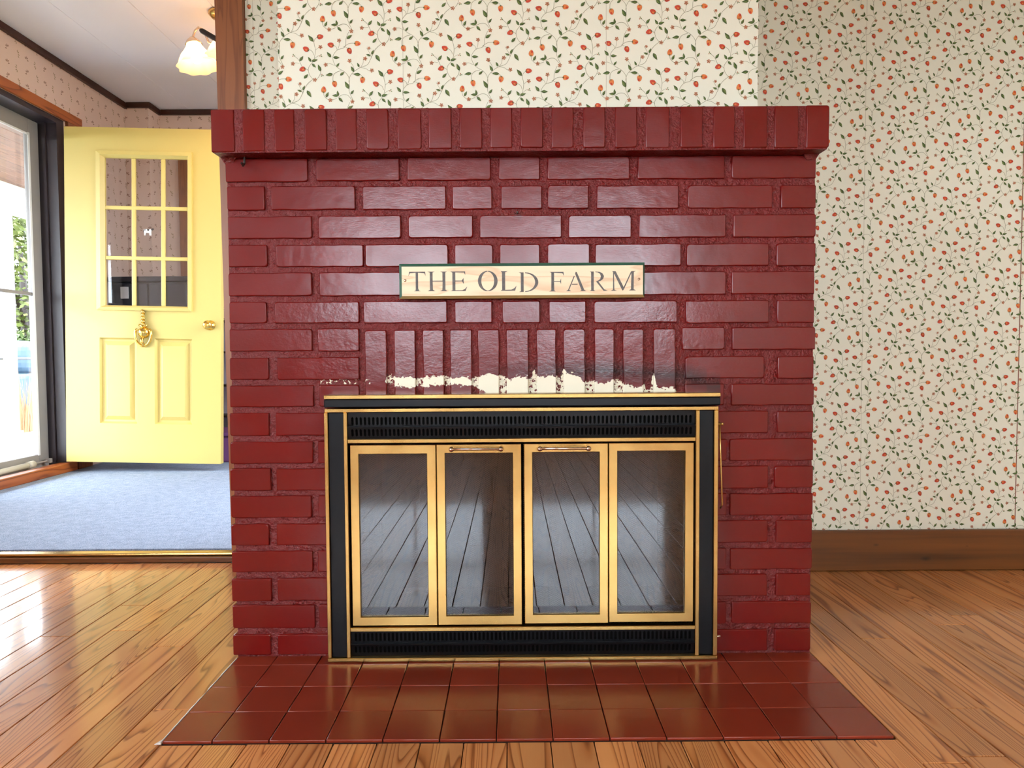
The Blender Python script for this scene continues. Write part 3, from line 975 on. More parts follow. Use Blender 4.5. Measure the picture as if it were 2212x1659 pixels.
def child(o, parent):
    """parent an object whose mesh is in world coordinates to an empty that only has a location"""
    o.parent = parent
    o.matrix_parent_inverse = Matrix.Translation(-Vector(parent.location))
    return o


SX0, SX1 = -2.892, -2.860
for nm, d in (('stile', (SX0, SX1, D1 - .095, D1 - .006, 0.062, 2.158)), ('stile', (SX0, SX1, D0 + .022, D0 + .11, 0.062, 2.158)),
              ('top_rail', (SX0, SX1, D0 + .11, D1 - .095, 2.068, 2.158)), ('bottom_rail', (SX0, SX1, D0 + .11, D1 - .095, 0.062, 0.15)),
              ('mid_rail', (SX0 + .004, SX1 - .004, D0 + .11, D1 - .095, 1.108, 1.128))):
    child(piece(nm, None, M['white_metal'], *d, bev=0.004), sd)
for d in ((SX0 + .012, SX0 + .016, D0 + .10, D1 - .088, 0.145, 1.108), (SX0 + .012, SX0 + .016, D0 + .10, D1 - .088, 1.128, 2.072)):
    child(MB().box(*d).build('pane', M['pane']), sd)
for d in ((SX1, SX1 + .004, D1 - .105, D1 - .088, 0.145, 2.075), (SX1, SX1 + .004, D0 + .11, D1 - .095, 2.058, 2.07)):
    child(piece('glazing_bead', None, M['porch_white'], *d, bev=0.001, seg=1), sd)
cl = child(MB().tube([(-2.832, 3.70, .102), (-2.832, 4.06, .106)], 0.0165, 12).tube([(-2.832, 4.05, .106), (-2.832, 4.10, .106)], 0.021, 12).build('door_closer', M['closer'], smooth=True), sd)
child(MB().tube([(-2.832, 4.10, .107), (-2.826, 4.215, .108)], 0.005, 8).box(-2.838, -2.808, 4.21, 4.235, .096, .122).build('closer_rod', M['white_metal']), sd)
portal('portal_storm', (-2.93, (D0 + D1) / 2, 1.12), (math.pi / 2, 0, -math.pi / 2), D1 - D0, 2.1)

# ---- the open yellow door (local x along the slab, z up; leans a little out of true)
yd = empty('door_1', (-2.732, 4.25, 0.098))
yd.rotation_euler = (0, 0.025, math.radians(0.6))
struct(yd, 'yellow panelled entry door standing open with nine small panes', 'door')
W, H, T = 0.942, 2.03, 0.044
sl = MB()
for a in ((0, .195, 0, H), (.769, W, 0, H), (.195, .769, 1.889, H), (.195, .769, .765, .932), (.195, .769, 0, .24), (.432, .54, .24, .765), (.195, .205, .24, .765), (.767, .769, .24, .765)):
    sl.box(a[0], a[1], 0, T, a[2], a[3])
sl.build('slab', M['yellow'], yd)
for x0, x1 in ((.205, .432), (.54, .767)):
    z0, z1 = .24, .765
    p = MB()
    rings = [(0, 0.0), (.010, .017), (.022, .018), (.046, .004)]
    rv = []
    for e, dep in rings:
        rv += [(x0 + e, dep, z0 + e), (x1 - e, dep, z0 + e), (x1 - e, dep, z1 - e), (x0 + e, dep, z1 - e)]
    ff = []
    for i in range(3):
        for k in range(4):
            ff.append((i * 4 + k, i * 4 + (k + 1) % 4, i * 4 + 4 + (k + 1) % 4, i * 4 + 4 + k))
    ff.append((12, 13, 14, 15))
    p.add(rv, ff)
    p.box(x0, x1, .02, T, z0, z1)
    p.build('panel', M['yellow'], yd)
gf = MB()          # moulding around the glass
FX0, FX1, FZ0, FZ1 = .195, .769, .932, 1.889
GX0, GX1, GZ0, GZ1 = .240, .737, .962, 1.850
prof = [(0.0, 0.0), (0.004, -0.012), (0.6, -0.016), (1.0, 0.006), (1.0, 0.02)]
pts = []
for t, d in prof:
    x0, x1 = FX0 + (GX0 - FX0) * t, FX1 + (GX1 - FX1) * t
    z0, z1 = FZ0 + (GZ0 - FZ0) * t, FZ1 + (GZ1 - FZ1) * t
    pts += [(x0, d, z0), (x1, d, z0), (x1, d, z1), (x0, d, z1)]
gf.add(pts, [(i * 4 + k, i * 4 + (k + 1) % 4, i * 4 + 4 + (k + 1) % 4, i * 4 + 4 + k) for i in range(len(prof) - 1) for k in range(4)])
wf = gf.build('window_frame', M['yellow'], yd)
mx, mz = [GX0, .411, .589, GX1], [GZ0, 1.25, 1.553, GZ1]
for x in mx[1:3]:
    piece('muntin', wf, M['yellow'], x - .0125, x + .0125, .006, .020, GZ0, GZ1, bev=.004)
for z in mz[1:3]:
    piece('muntin', wf, M['yellow'], GX0, GX1, .005, .019, z - .0115, z + .0115, bev=.004)
for i in range(3):
    for j in range(3):
        MB().box(mx[i] + .002, mx[i + 1] - .002, .021, .024, mz[j] + .002, mz[j + 1] - .002).build('pane', M['door_pane'], wf)
# brass knocker: twisted stem, lion-like boss and ring
kn = MB()
kn.tube([(.479, -.010, .93), (.479, -.012, .84)], 0.008, 8)
for i in range(5):
    z = .925 - i * .019
    kn.tube([(.471, -.016, z + .009), (.487, -.020, z - .007)], 0.0075, 6)
kn.lathe([(.001, .032), (.02, .027), (.032, .014), (.036, 0)], 14, Matrix.Translation((.479, -.004, .80)) @ Matrix.Rotation(math.pi / 2, 4, 'X'))
kn.tube([(.455, -.015, .845), (.479, -.02, .835), (.503, -.015, .845)], 0.008, 6)
ring = [(.479 + .049 * math.sin(a), -.016, .792 + .075 * -math.cos(a) * (1 if math.cos(a) > 0 else .55)) for a in [(-2.3 + 4.6 * i / 18) for i in range(19)]]
kn.tube(ring, 0.008, 8)
kn.tube([(.479, -.02, .775), (.472, -.024, .745), (.484, -.02, .72)], 0.009, 8)
kb = kn.build('knocker', M['brass_bright'], yd, smooth=True)
kb['label'] = 'polished brass knocker with a ring'
kd = MB()
rx = Matrix.Translation((.881, 0, .851)) @ Matrix.Rotation(math.pi / 2, 4, 'X')
kd.lathe([(.0, .002), (.030, .002), (.030, .006), (.012, .012), (.011, .03), (.022, .036), (.028, .05), (.024, .062), (.012, .068), (0.0, .069)], 16, rx)
k2 = kd.build('knob', M['brass_bright'], yd, smooth=True)
k2['label'] = 'round polished brass door knob'
cw = MB()          # little black and white cow stuck on the middle pane
def flat(mbx, pts, y, mi):
    mbx.add([(.492 + x * .001, y, 1.415 + z * .001) for x, z in pts], [tuple(range(len(pts)))], mi)
flat(cw, [(-26, 12), (-24, -8), (18, -10), (22, 6), (18, 14), (-10, 15)], .0195, 0)
flat(cw, [(18, 14), (22, 4), (34, 10), (36, 18), (26, 20)], .0195, 1)
for x in (-24, -18, 8, 15):
    flat(cw, [(x, -6), (x + 5, -6), (x + 5, -24), (x, -24)], .0196, 0)
flat(cw, [(-22, 11), (-15, 14), (-16, 6), (-21, 5)], .0193, 1)
flat(cw, [(-6, 15), (8, 14), (5, 3), (-3, 4)], .0193, 1)
flat(cw, [(-26, 12), (-30, 4), (-29, -8), (-27, 2)], .0194, 1)
s = cw.build('sticker', [M['card'], M['iron']], wf)
s['label'] = 'small black and white cow sticker'

# ---- things behind the yellow door
cb = empty('cabinet', (-2.5, 4.9, HZ))
tag(cb, 'tall near-black cabinet behind the glass of the yellow door', 'cabinet')
child(piece('body', None, M['cabinet'], -2.735, -2.20, 4.78, 5.04, HZ, 1.25, bev=.006), cb)
child(piece('top', None, M['cabinet'], -2.74, -2.19, 4.76, 5.04, 1.25, 1.285, bev=.006), cb)
for x0, x1 in ((-2.725, -2.475), (-2.465, -2.21)):
    d = child(piece('door', None, M['cabinet'], x0, x1, 4.765, 4.779, .10, 1.235, bev=.003), cb)
    kx = x1 - .03 if x0 < -2.6 else x0 + .03
    o = MB().lathe([(0, .0), (.012, .0), (.014, .012), (0, .02)], 10, Matrix.Translation((kx, 4.765, .8)) @ Matrix.Rotation(math.pi / 2, 4, 'X')).build('knob', M['brass_rose'], smooth=True)
    o.parent = d
tag(piece('note_card', None, M['card'], -2.655, -2.60, 4.760, 4.764, 1.135, 1.215, bev=0.001, seg=1), 'white paper card fixed on the near-black cabinet', 'card')
bn = empty('storage_bin', (-2.0, 4.8, HZ))
tag(bn, 'purple plastic storage bin on the floor behind the yellow door', 'bin')
child(piece('body', None, M['purple'], -2.13, -1.75, 4.62, 4.95, HZ, .205, bev=.012), bn)
child(piece('lid', None, M['purple'], -2.145, -1.735, 4.605, 4.965, .206, .232, bev=.006), bn)
sh = empty('shelf_unit', (-2.0, 5.05, HZ))
tag(sh, 'pale lavender shelf unit standing behind the purple bin', 'shelf')
child(piece('back_panel', None, M['lavender'], -2.17, -1.6, 5.16, 5.175, HZ, 1.0, bev=.002, seg=1), sh)
for x in (-2.17, -1.615):
    child(piece('side_panel', None, M['lavender'], x, x + .016, 4.985, 5.159, HZ, 1.0, bev=.002, seg=1), sh)
for z in (.30, .52, .76, .985):
    child(piece('shelf', None, M['iron'], -2.153, -1.616, 4.985, 5.159, z, z + .014, bev=.002, seg=1), sh)

# ---- chandelier with three frosted bell shades
cx, cy = -1.515, 3.75
lm = empty('chandelier', (cx, cy, HC))
tag(lm, 'lit brass chandelier with frilled frosted bell shades in the hall', 'chandelier')
child(MB().lathe([(0, 0), (.062, 0), (.066, -.012), (.05, -.03), (.02, -.04), (.012, -.05), (.012, -.13), (.03, -.14), (.036, -.17), (.02, -.2), (.0, -.205)], 20,
                 Matrix.Translation((cx, cy, HC - .0005))).build('canopy', M['brass'], smooth=True), lm)
for k in range(3):
    a = math.pi + k * 2.15
    dx, dy = math.cos(a), math.sin(a)
    pt = lambda r, z: (cx + dx * r, cy + dy * r, z)
    curve_pts = [(0.02, 2.40), (.045, 2.385), (.07, 2.395), (.085, 2.43), (.10, 2.462), (.122, 2.474), (.142, 2.456), (.152, 2.43), (.155, 2.418)]
    arm = child(MB().tube([pt(r, z) for r, z in curve_pts], 0.006, 8).build('arm', M['brass_rose'], smooth=True), lm)
    base = Matrix.Translation(pt(.155, 2.415)) @ Matrix.Rotation(0.18, 4, Vector((-dy, dx, 0)))
    child(MB().lathe([(.0, .01), (.012, .008), (.03, -.008), (.042, -.026), (.043, -.03), (.034, -.029)], 16, base).build('socket_cap', M['brass_rose'], smooth=True), lm)
    frill = lambda i, an: (0.02 * max(0, i - 3) * math.sin(9 * an))
    child(MB().lathe([(.034, -.024), (.042, -.045), (.055, -.065), (.074, -.087), (.086, -.11), (.092, -.13), (.104, -.148)], 54, base, wave=frill).build('shade', M['shade'], smooth=True), lm)
    child(MB().lathe([(0, -.035), (.012, -.04), (.014, -.06), (.026, -.085), (.028, -.105), (.018, -.125), (0, -.13)], 14, base).build('bulb', M['bulb'], smooth=True), lm)

# ---- iron rod fixed to the hall side of the doorway post
rd = tag(MB().tube([(-1.112, 2.56, 1.912), (-1.105, 2.56, 1.908), (-1.0, 2.552, 1.845), (-0.93, 2.545, 1.803)], [.006, .0095, .0095, .0095], 12).tube([(-0.93, 2.5, 1.803), (-0.93, 2.56, 1.803)], .012, 10)
         .build('rod', M['iron'], smooth=False), 'dark iron rod angled out behind the top of the doorway post', 'rod')

# ================================================================ OUTDOORS, seen through the storm door
struct(MB().box(-40, 40, -40, 60, -0.9, -0.55).build('ground', M['lawn']), 'pale lawn stretching away around the house', 'lawn')
pf = struct(MB().box(-5.0, -2.96, -1, 10, -0.5, -0.075).build('porch_floor', M['porch_white']), 'white painted board floor of the porch outside the storm door', 'porch floor')
for i in range(14):
    x0 = -5.0 + i * .1457
    piece('plank', pf, M['porch_white'], x0 + .002, x0 + .1437, -1, 10, -.074, -.03, bev=.003, seg=1)
pc = struct(MB().box(-5.02, -2.96, -1, 10, 2.445, 2.50).build('porch_ceiling', M['gap']), 'brown board ceiling above the porch', 'porch ceiling')
for i in range(14):
    x0 = -5.02 + i * .1457
    piece('plank', pc, M['porch_ceiling'], x0 + .002, x0 + .1437, -1, 10, 2.42, 2.444, bev=.003, seg=1)
struct(piece('porch_beam', None, M['porch_white'], -4.93, -4.79, -1, 10, 2.145, 2.305, bev=.004), 'white porch beam carried on the posts', 'beam')
struct(MB().box(-4.9, -4.82, -1, 10, 2.306, 2.419).build('porch_fascia', M['porch_white']), 'white board between the porch beam and ceiling', 'beam')
for i, y in enumerate((4.25, 6.72, 9.2)):
    p = empty('porch_post', (-4.86, y, -.03))
    tag(p, ['white square porch post nearest the house corner', 'white square porch post seen through the storm door glass', 'white square porch post at the far end of the porch'][i], 'post', 'white porch posts')
    child(piece('shaft', None, M['porch_white'], -4.92, -4.80, y - .06, y + .06, .031, 2.144, bev=.004), p)
    child(piece('base', None, M['porch_white'], -4.94, -4.78, y - .08, y + .08, -.029, .03, bev=.004), p)
tag(MB().tube([(-4.86, 4.32, .73), (-4.86, 6.655, .73)], .012, 8).tube([(-4.86, 6.785, .73), (-4.86, 9.135, .73)], .012, 8).build('porch_rail', M['rail']), 'thin grey handrail running between the porch posts', 'railing')
g = empty('grill', (-6.1, 8.6, -.55))
tag(g, 'covered barbecue grill in a pale blue cover beyond the porch rail', 'grill')
child(piece('cover', None, M['cover'], -6.5, -5.75, 8.3, 8.9, -.35, .55, bev=.06, seg=3), g)
child(piece('hood', None, M['cover'], -6.42, -5.83, 8.36, 8.84, .5, .95, bev=.18, seg=5), g)
for x in (-6.42, -5.83):
    child(MB().tube([(x, 8.4, -.55), (x, 8.4, -.34)], .02).build('leg', M['iron']), g)
random.seed(11)
gr = MB()
for i in range(170):
    x, y = -5.42 + random.gauss(0, .14), 7.75 + random.gauss(0, .16)
    h = random.uniform(.7, 1.25)
    bx, by = random.gauss(0, .08), random.gauss(0, .08)
    w = random.uniform(.003, .007)
    p0, p1, p2 = Vector((x, y, -.55)), Vector((x + bx * .4, y + by * .4, -.55 + h * .6)), Vector((x + bx, y + by, -.55 + h))
    gr.add([p0 + Vector((-w, 0, 0)), p0 + Vector((w, w, 0)), p1 + Vector((w, w, 0)), p1 + Vector((-w, 0, 0)), p2], [(0, 1, 2, 3), (3, 2, 4)])
tag(gr.build('ornamental_grass', M['straw'], fix=False), 'clump of tall dry straw-coloured grass beside the porch floor', 'grass clump')


def leafy(name, c, r, n, mat, label, cat, trunk=True):
    e = empty(name, (c[0], c[1], -.55))
    tag(e, label, cat, 'greenery beyond the porch')
    q = MB()
    for i in range(n):
        d = Vector((random.gauss(0, 1), random.gauss(0, 1), random.gauss(0, 1))).normalized() * random.uniform(.45, 1) ** .5
        p = Vector(c) + Vector((d.x * r[0], d.y * r[1], d.z * r[2]))
        a = Vector((random.gauss(0, 1), random.gauss(0, 1), random.gauss(0, .6))).normalized() * random.uniform(.05, .1)
        b = a.cross(Vector((random.gauss(0, 1), random.gauss(0, 1), random.gauss(0, 1)))).normalized() * .035
        q.add([p - a, p + b, p + a, p - b], [(0, 1, 2, 3)])
    child(q.build('foliage', mat, fix=False), e)
    t = MB().tube([(c[0], c[1], -.55), (c[0] + .05, c[1], c[2] - r[2] * .2), (c[0] - .1, c[1] + .1, c[2] + r[2] * .5)], [.12, .09, .03], 8)
    for k in range(5):
        a = k * 1.26
        t.tube([(c[0], c[1], c[2] - r[2] * .3), (c[0] + r[0] * .6 * math.cos(a), c[1] + r[1] * .6 * math.sin(a), c[2] + r[2] * .35)], [.05, .015], 6)
    child(t.build('trunk', M['iron']), e)


leafy('tree', (-9.2, 13.2, 1.9), (1.9, 1.6, 2.0), 11000, M['bush2'], 'pale yellow-green tree standing beyond the porch railing', 'tree')
leafy('tree', (-13.6, 16.0, 2.0), (2.2, 2.0, 2.2), 9000, M['bush'], 'deeper green tree behind the porch post', 'tree')
leafy('tree', (-11.2, 20.2, 2.2), (3.0, 2.0, 2.4), 11000, M['bush2'], 'hazy green tree farthest from the porch', 'tree')
leafy('bush', (-7.6, 11.4, .3), (1.2, 1.0, .9), 5000, M['bush'], 'low green bush between the tree and the grill', 'bush')

# ================================================================ THE FIREPLACE
def brick_mesh(x0, x1, z0, z1, y, depth, worn=1.0):
    """hand-laid brick: uneven outline, unequal round corners, soft front arris"""
    out = []
    cs = [(x0, z0, 180), (x1, z0, 270), (x1, z1, 0), (x0, z1, 90)]
    lim = min(x1 - x0, z1 - z0) * .35
    for k, (cx_, cz_, a0) in enumerate(cs):
        r = min(random.choice((.002, .003, .004, .007)) * worn, lim)
        sx, sz = (1 if cx_ == x0 else -1), (1 if cz_ == z0 else -1)
        for q in range(4):
            a = math.radians(a0 + q * 30)
            out.append((cx_ + sx * r + r * math.cos(a), cz_ + sz * r + r * math.sin(a)))
        nx_, nz_ = cs[(k + 1) % 4][:2]
        ln = math.hypot(nx_ - cx_, nz_ - cz_)
        n = int(ln / .03)
        for q in range(1, n):
            t = q / n
            j = random.uniform(-.0009, .0009)
            out.append((cx_ + (nx_ - cx_) * t + (j if nx_ == cx_ else 0), cz_ + (nz_ - cz_) * t + (j if nz_ == cz_ else 0)))
    n = len(out)
    mx_, mz_ = (x0 + x1) / 2, (z0 + z1) / 2
    rings = []
    tx, tz = random.uniform(-.006, .006), random.uniform(-.01, .01)
    for ins, dy in ((0, depth), (0, .0032), (.0007, .0011), (.0024, 0)):
        ring = []
        for (x, z) in out:
            fx = (abs(x - mx_) - ins) / max(abs(x - mx_), 1e-6)
            fz = (abs(z - mz_) - ins) / max(abs(z - mz_), 1e-6)
            X_, Z_ = mx_ + (x - mx_) * max(fx, 0), mz_ + (z - mz_) * max(fz, 0)
            yy = y + dy + (tx * (X_ - mx_) + tz * (Z_ - mz_) if dy < depth else 0)
            ring.append((X_, yy, Z_))
        rings.append(ring)
    v = [p_ for r_ in rings for p_ in r_]
    f = [(i * n + k, i * n + (k + 1) % n, (i + 1) * n + (k + 1) % n, (i + 1) * n + k) for i in range(3) for k in range(n)]
    f.append(tuple(3 * n + k for k in range(n)))
    me = bpy.data.meshes.new('brick')
    me.from_pydata(v, [], f)
    me.polygons.foreach_set('use_smooth', [True] * (len(f) - 1) + [False])
    me.update()
    return me


random.seed(3)
FY = 1.657
fp = empty('brick_fireplace', (0.02, FY + .3, 0.004))
tag(fp, 'dark red painted brick fireplace with a projecting soldier-course mantel', 'fireplace')
core = MB()
core.box(-0.666, -0.425, FY + .012, 2.318, .0045, 1.197)
core.box(0.475, 0.716, FY + .012, 2.318, .0045, 1.197)
core.box(-0.425, 0.475, FY + .012, 2.318, .612, 1.197)
child(core.build('core', M['mortar']), fp)
# rough mortar behind the bricks, seen in the joints
NXm, NZm, S = 278, 239, 0.005
mv, mf = [], []
for j in range(NZm + 1):
    for i in range(NXm + 1):
        x, z = -0.667 + i * S, .0045 + j * S
        d = 0.0019 * noise.noise((x * 150, z * 150, 3.1)) + 0.0018 * noise.noise((x * 55, z * 55, 7.7))
        mv.append((x, FY + 0.0052 + d, z))
for j in range(NZm):
    for i in range(NXm):
        xc, zc = -0.667 + (i + .5) * S, .0045 + (j + .5) * S
        if -0.425 < xc < 0.475 and zc < .60:
            continue
        a = j * (NXm + 1) + i
        mf.append((a, a + 1, a + NXm + 2, a + NXm + 1))
mo = MB().add(mv, mf).build('mortar', M['mortar'], smooth=True, fix=False)
child(mo, fp)
for (x0, x1, z0, z1) in BRICKS + SOLDIERS:
    y = FY + random.uniform(-.0014, .0012)
    if (x0, x1, z0, z1) in SOLDIERS:
        z0 = 620
    child(link_mesh('brick', brick_mesh(x0 / 1000, x1 / 1000, z0 / 1000, z1 / 1000, y, .085, 0.8), M['brick']), fp)
MY = 1.607
mt = MB()
mt.box(-0.676, 0.727, MY + .0028, 2.318, 1.1985, 1.2962)
ml = child(mt.build('mantel', M['mortar']), fp)
for (x0, x1, z0, z1) in MANTEL:
    o = link_mesh('brick', brick_mesh(x0 / 1000, x1 / 1000, z0 / 1000, z1 / 1000, MY + random.uniform(-.001, .0008), .10, 0.8), M['brick'])
    o.parent = ml
for x, s in ((-0.670, -1), (0.721, 1)):       # mortar fillets under both ends of the shelf
    w = MB()
    lo = [(x, FY - .001, 1.187), (x - s * .02, FY - .001, 1.187), (x - s * .02, FY + .1, 1.187), (x, FY + .1, 1.187)]
    hi = [(x + s * .006, FY - .008, 1.199), (x - s * .03, FY - .008, 1.199), (x - s * .03, FY + .1, 1.199), (x + s * .006, FY + .1, 1.199)]
    w.hexa(lo, hi)
    o = w.build('mortar_fillet', M['mortar'])
    o.parent = ml
nl = child(MB().tube([(.018, FY + .006, 1.068), (.018, FY - .006, 1.069)], .0022, 8).build('nail', M['iron']), fp)
hk = child(MB().tube([(-.6185, FY - .012, 1.199), (-.6185, FY - .014, 1.183), (-.6187, FY - .022, 1.176), (-.6187, FY - .030, 1.180)], .0028, 8).build('hook', M['iron']), fp)
hk['label'] = 'small dark hook under the mantel'

# ================================================================ THE INSERT
IY = 1.630
fi = empty('fireplace_insert', (0.024, IY, 0.005))
tag(fi, 'brass trimmed black fireplace insert with four folding glass doors', 'fireplace insert')


def ip(name, mat, *d, bev=.0012, seg=1, parent=None):
    return child(piece(name, None, mat, *d, bev=bev, seg=seg), fi) if parent is None else piece(name, parent, mat, *d, bev=bev, seg=seg)


hood = ip('hood', M['black'], -0.4325, 0.485, 1.603, 1.656, .6135, .6325, bev=.002)
ip('hood_trim', M['brass'], -0.4325, 0.485, 1.602, 1.656, .6328, .6425)
ip('frame_strip', M['brass'], -0.438, 0.4875, IY - .004, 1.656, .6000, .6095)
ip('frame_strip', M['brass'], -0.4395, -0.4305, IY - .004, 1.656, .0145, .5998)
ip('frame_strip', M['brass'], 0.4775, 0.4875, IY - .004, 1.656, .0145, .5998)
ip('frame_strip', M['brass'], -0.3942, -0.3852, IY - .004, 1.645, .0145, .5998)
ip('frame_strip', M['brass'], 0.4345, 0.4438, IY - .004, 1.645, .0145, .5998)
ip('frame_strip', M['brass'], -0.4398, 0.4878, IY - .006, 1.656, .0050, .0143)
ip('side_panel', M['black'], -0.4303, -0.3944, IY + .002, 1.656, .0145, .5998)
ip('side_panel', M['black'], 0.4440, 0.4773, IY + .002, 1.656, .0145, .5998)
ip('rail', M['brass'], -0.3850, 0.4343, IY - .003, 1.645, .5270, .5370)
ip('rail', M['brass'], -0.3850, 0.4343, IY - .004, 1.645, .0775, .0870)


def grille(z0, z1, s0, s1, y, tilt=0.0):
    """pierced louvre: rows of upright round-ended slots"""
    g = MB()
    X0, X1, p, w = -0.3848, 0.4341, .00985, .0056
    n = int((X1 - X0 - .008) / p)
    xs = X0 + ((X1 - X0) - n * p) / 2
    sl = lambda z: y + tilt * (z1 - z)
    def q(a, b, c, d):
        g.add([(a, sl(c), c), (b, sl(c), c), (b, sl(d), d), (a, sl(d), d)], [(0, 1, 2, 3)])
    q(X0, X1, z0, s0)
    q(X0, X1, s1, z1)
    x = X0
    for i in range(n):
        a = xs + i * p + (p - w) / 2
        q(x, a, s0, s1)
        x = a + w
        r = w * .42
        for (cx_, cz_, ux, uz) in ((a, s0, 1, 1), (a + w, s0, -1, 1), (a, s1, 1, -1), (a + w, s1, -1, -1)):
            g.add([(cx_, sl(cz_), cz_), (cx_ + ux * r, sl(cz_), cz_), (cx_, sl(cz_ + uz * r), cz_ + uz * r)], [(0, 1, 2)])
    q(x, X1, s0, s1)
    g.add([(X0, y, z1), (X1, y, z1), (X1, y + .012, z1), (X0, y + .012, z1)], [(0, 1, 2, 3)])
    zb = sl(z0)
    g.add([(X0, zb, z0), (X1, zb, z0), (X1, zb + .012, z0), (X0, zb + .012, z0)], [(0, 1, 2, 3)])
    o = g.build('grille', M['black'], fix=False)
    return child(o, fi)


grille(.5655, .5995, .5690, .5885, IY + .004, .10)
grille(.5372, .5645, .5425, .5605, IY + .001, .22)
grille(.0472, .0772, .0505, .0720, IY + .004, .05)
grille(.0146, .0460, .0225, .0405, IY + .001, .25)
for z in (.5648, .0463):
    ip('ridge', M['black'], -0.3848, 0.4341, IY - .0035, IY + .008, z - .0013, z + .0013, bev=.001)
for z0, z1 in ((.5370, .5998), (.0146, .0775)):
    child(MB().box(-0.3850, 0.4343, 1.6465, 1.652, z0, z1).build('grille_back', M['firebox']), fi)
fb = MB()
fb.box(-0.40, 0.45, 2.08, 2.10, .006, .59)
fb.box(-0.42, -0.39, 1.66, 2.10, .006, .59)
fb.box(0.44, 0.465, 1.66, 2.10, .006, .59)
fb.box(-0.40, 0.45, 1.66, 2.10, .59, .605)
fb.box(-0.40, 0.45, 1.655, 2.10, .005, .03)
child(fb.build('firebox', M['firebox']), fi)
DOORS = [(-0.3812, -0.1790, .0888, .5222, -0.3603, -0.2005, .1106, .5000), (-0.1768, 0.0232, .0892, .5224, -0.1563, 0.0026, .1121, .5008),
         (0.0300, 0.2286, .0912, .5226, 0.0505, 0.2078, .1138, .5018), (0.2308, 0.4318, .0932, .5228, 0.2516, 0.4105, .1155, .5033)]
for i, (x0, x1, z0, z1, a0, a1, c0, c1) in enumerate(DOORS):
    y0, y1 = 1.634, 1.645
    f = MB()
    prof = [(0, y1), (0, y0 + .001), (.05, y0), (.93, y0), (1, y0 + .003), (1, y1)]
    v = []
    for t, y in prof:
        X0, X1, Z0, Z1 = x0 + (a0 - x0) * t, x1 + (a1 - x1) * t, z0 + (c0 - z0) * t, z1 + (c1 - z1) * t
        v += [(X0, y, Z0), (X1, y, Z0), (X1, y, Z1), (X0, y, Z1)]
    f.add(v, [(j * 4 + k, j * 4 + (k + 1) % 4, j * 4 + 4 + (k + 1) % 4, j * 4 + 4 + k) for j in range(len(prof) - 1) for k in range(4)])
    d = child(f.build('door', M['brass']), fi)
    MB().box(a0 - .004, a1 + .004, y0 + .006, y0 + .010, c0 - .004, c1 + .004).build('pane', M['fire_glass'], d)
    if i in (1, 2):
        hx0, hx1 = ((-.1396, -.0243), (.0668, .1801))[i - 1]
        h = MB()
        h.tube([(hx0 + .004, 1.615, .5137), (hx1 - .004, 1.615, .5135)], .0032, 10)
        for x in (hx0, hx1):
            h.lathe([(0, .010), (.004, .009), (.0062, .004), (.0062, -.004), (.003, -.009), (.003, -.02)], 12, Matrix.Translation((x, 1.615, .5136)) @ Matrix.Rotation(math.pi / 2, 4, 'X'))
        hh = h.build('handle', M['brass_rose'], d, smooth=True)
        hh['label'] = 'slim pinkish metal bar handle'
for x0, x1 in ((-.386, .022), (.028, .437)):        # hanging spark-screen curtains
    n = 90
    c = MB()
    v = []
    for z in (.04, .52):
        for k in range(n + 1):
            x = x0 + (x1 - x0) * k / n
            v.append((x, 1.668 + .007 * math.sin(x * 95) + .003 * math.sin(x * 41 + 1), z))
    c.add(v, [(k, k + 1, n + 2 + k, n + 1 + k) for k in range(n)])
    child(c.build('mesh_screen', M['screen'], smooth=True, fix=False), fi)
dm = MB().tube([(0.4935, IY + .008, .572), (0.4945, IY + .004, .50), (0.4990, IY + .002, .375), (.4955, IY + .006, .366)], .0021, 8)
dm.tube([(.4876, IY + .008, .566), (.500, IY + .008, .566)], .0018, 8).lathe([(0, .004), (.0032, .0025), (.0032, -.0025), (0, -.004)], 10, Matrix.Translation((.4995, IY + .008, .566)))
child(dm.build('damper_rod', M['brass'], smooth=True), fi)
child(MB().tube([(.4876, IY + .01, .0553), (.4985, IY + .01, .0553)], .0028, 8).build('bolt', M['brass_rose'], smooth=True), fi)

# ================================================================ THE SIGN
SY = 1.637
sg = empty('sign_board', (.028, SY, .865))
tag(sg, 'wooden sign with stencilled lettering THE OLD FARM on the bricks', 'sign')
x0, x1, z0, z1 = -.2602, .3157, .8660, .9477
i0, i1, j0, j1 = -.2538, .3114, .8722, .9406
b = MB()
v = []
for (a, c, e, g_), y in (((x0, x1, z0, z1), FY - .004), ((x0, x1, z0, z1), SY + .004), ((i0, i1, j0, j1), SY)):
    v += [(a, y, e), (c, y, e), (c, y, g_), (a, y, g_)]
b.add(v, [(0, 3, 2, 1)])
b.add(v[8:], [(0, 1, 2, 3)], 0)
for r in (0, 1):
    for k in range(4):
        b.add([v[r * 4 + k], v[r * 4 + (k + 1) % 4], v[r * 4 + 4 + (k + 1) % 4], v[r * 4 + 4 + k]], [(0, 1, 2, 3)], 2 if k == 0 else 1)
child(b.build('board', [M['sign'], M['green'], M['olive']], fix=False), sg)
K = .0010848


def la(x, y):
    return (-.2382 + (x - 255) / 7.9 * K, .9288 - (y - 215) / 7.9 * K)


def lb(x, y):
    return (.295 + (x - 1945) / 7.373 * K, .9267 - (y - 190) / 7.373 * K)


def arc(cx_, cy_, rx_, ry_, a0, a1, n=14):
    return [(cx_ + rx_ * math.cos(math.radians(a0 + (a1 - a0) * k / n)), cy_ - ry_ * math.sin(math.radians(a0 + (a1 - a0) * k / n))) for k in range(n + 1)]


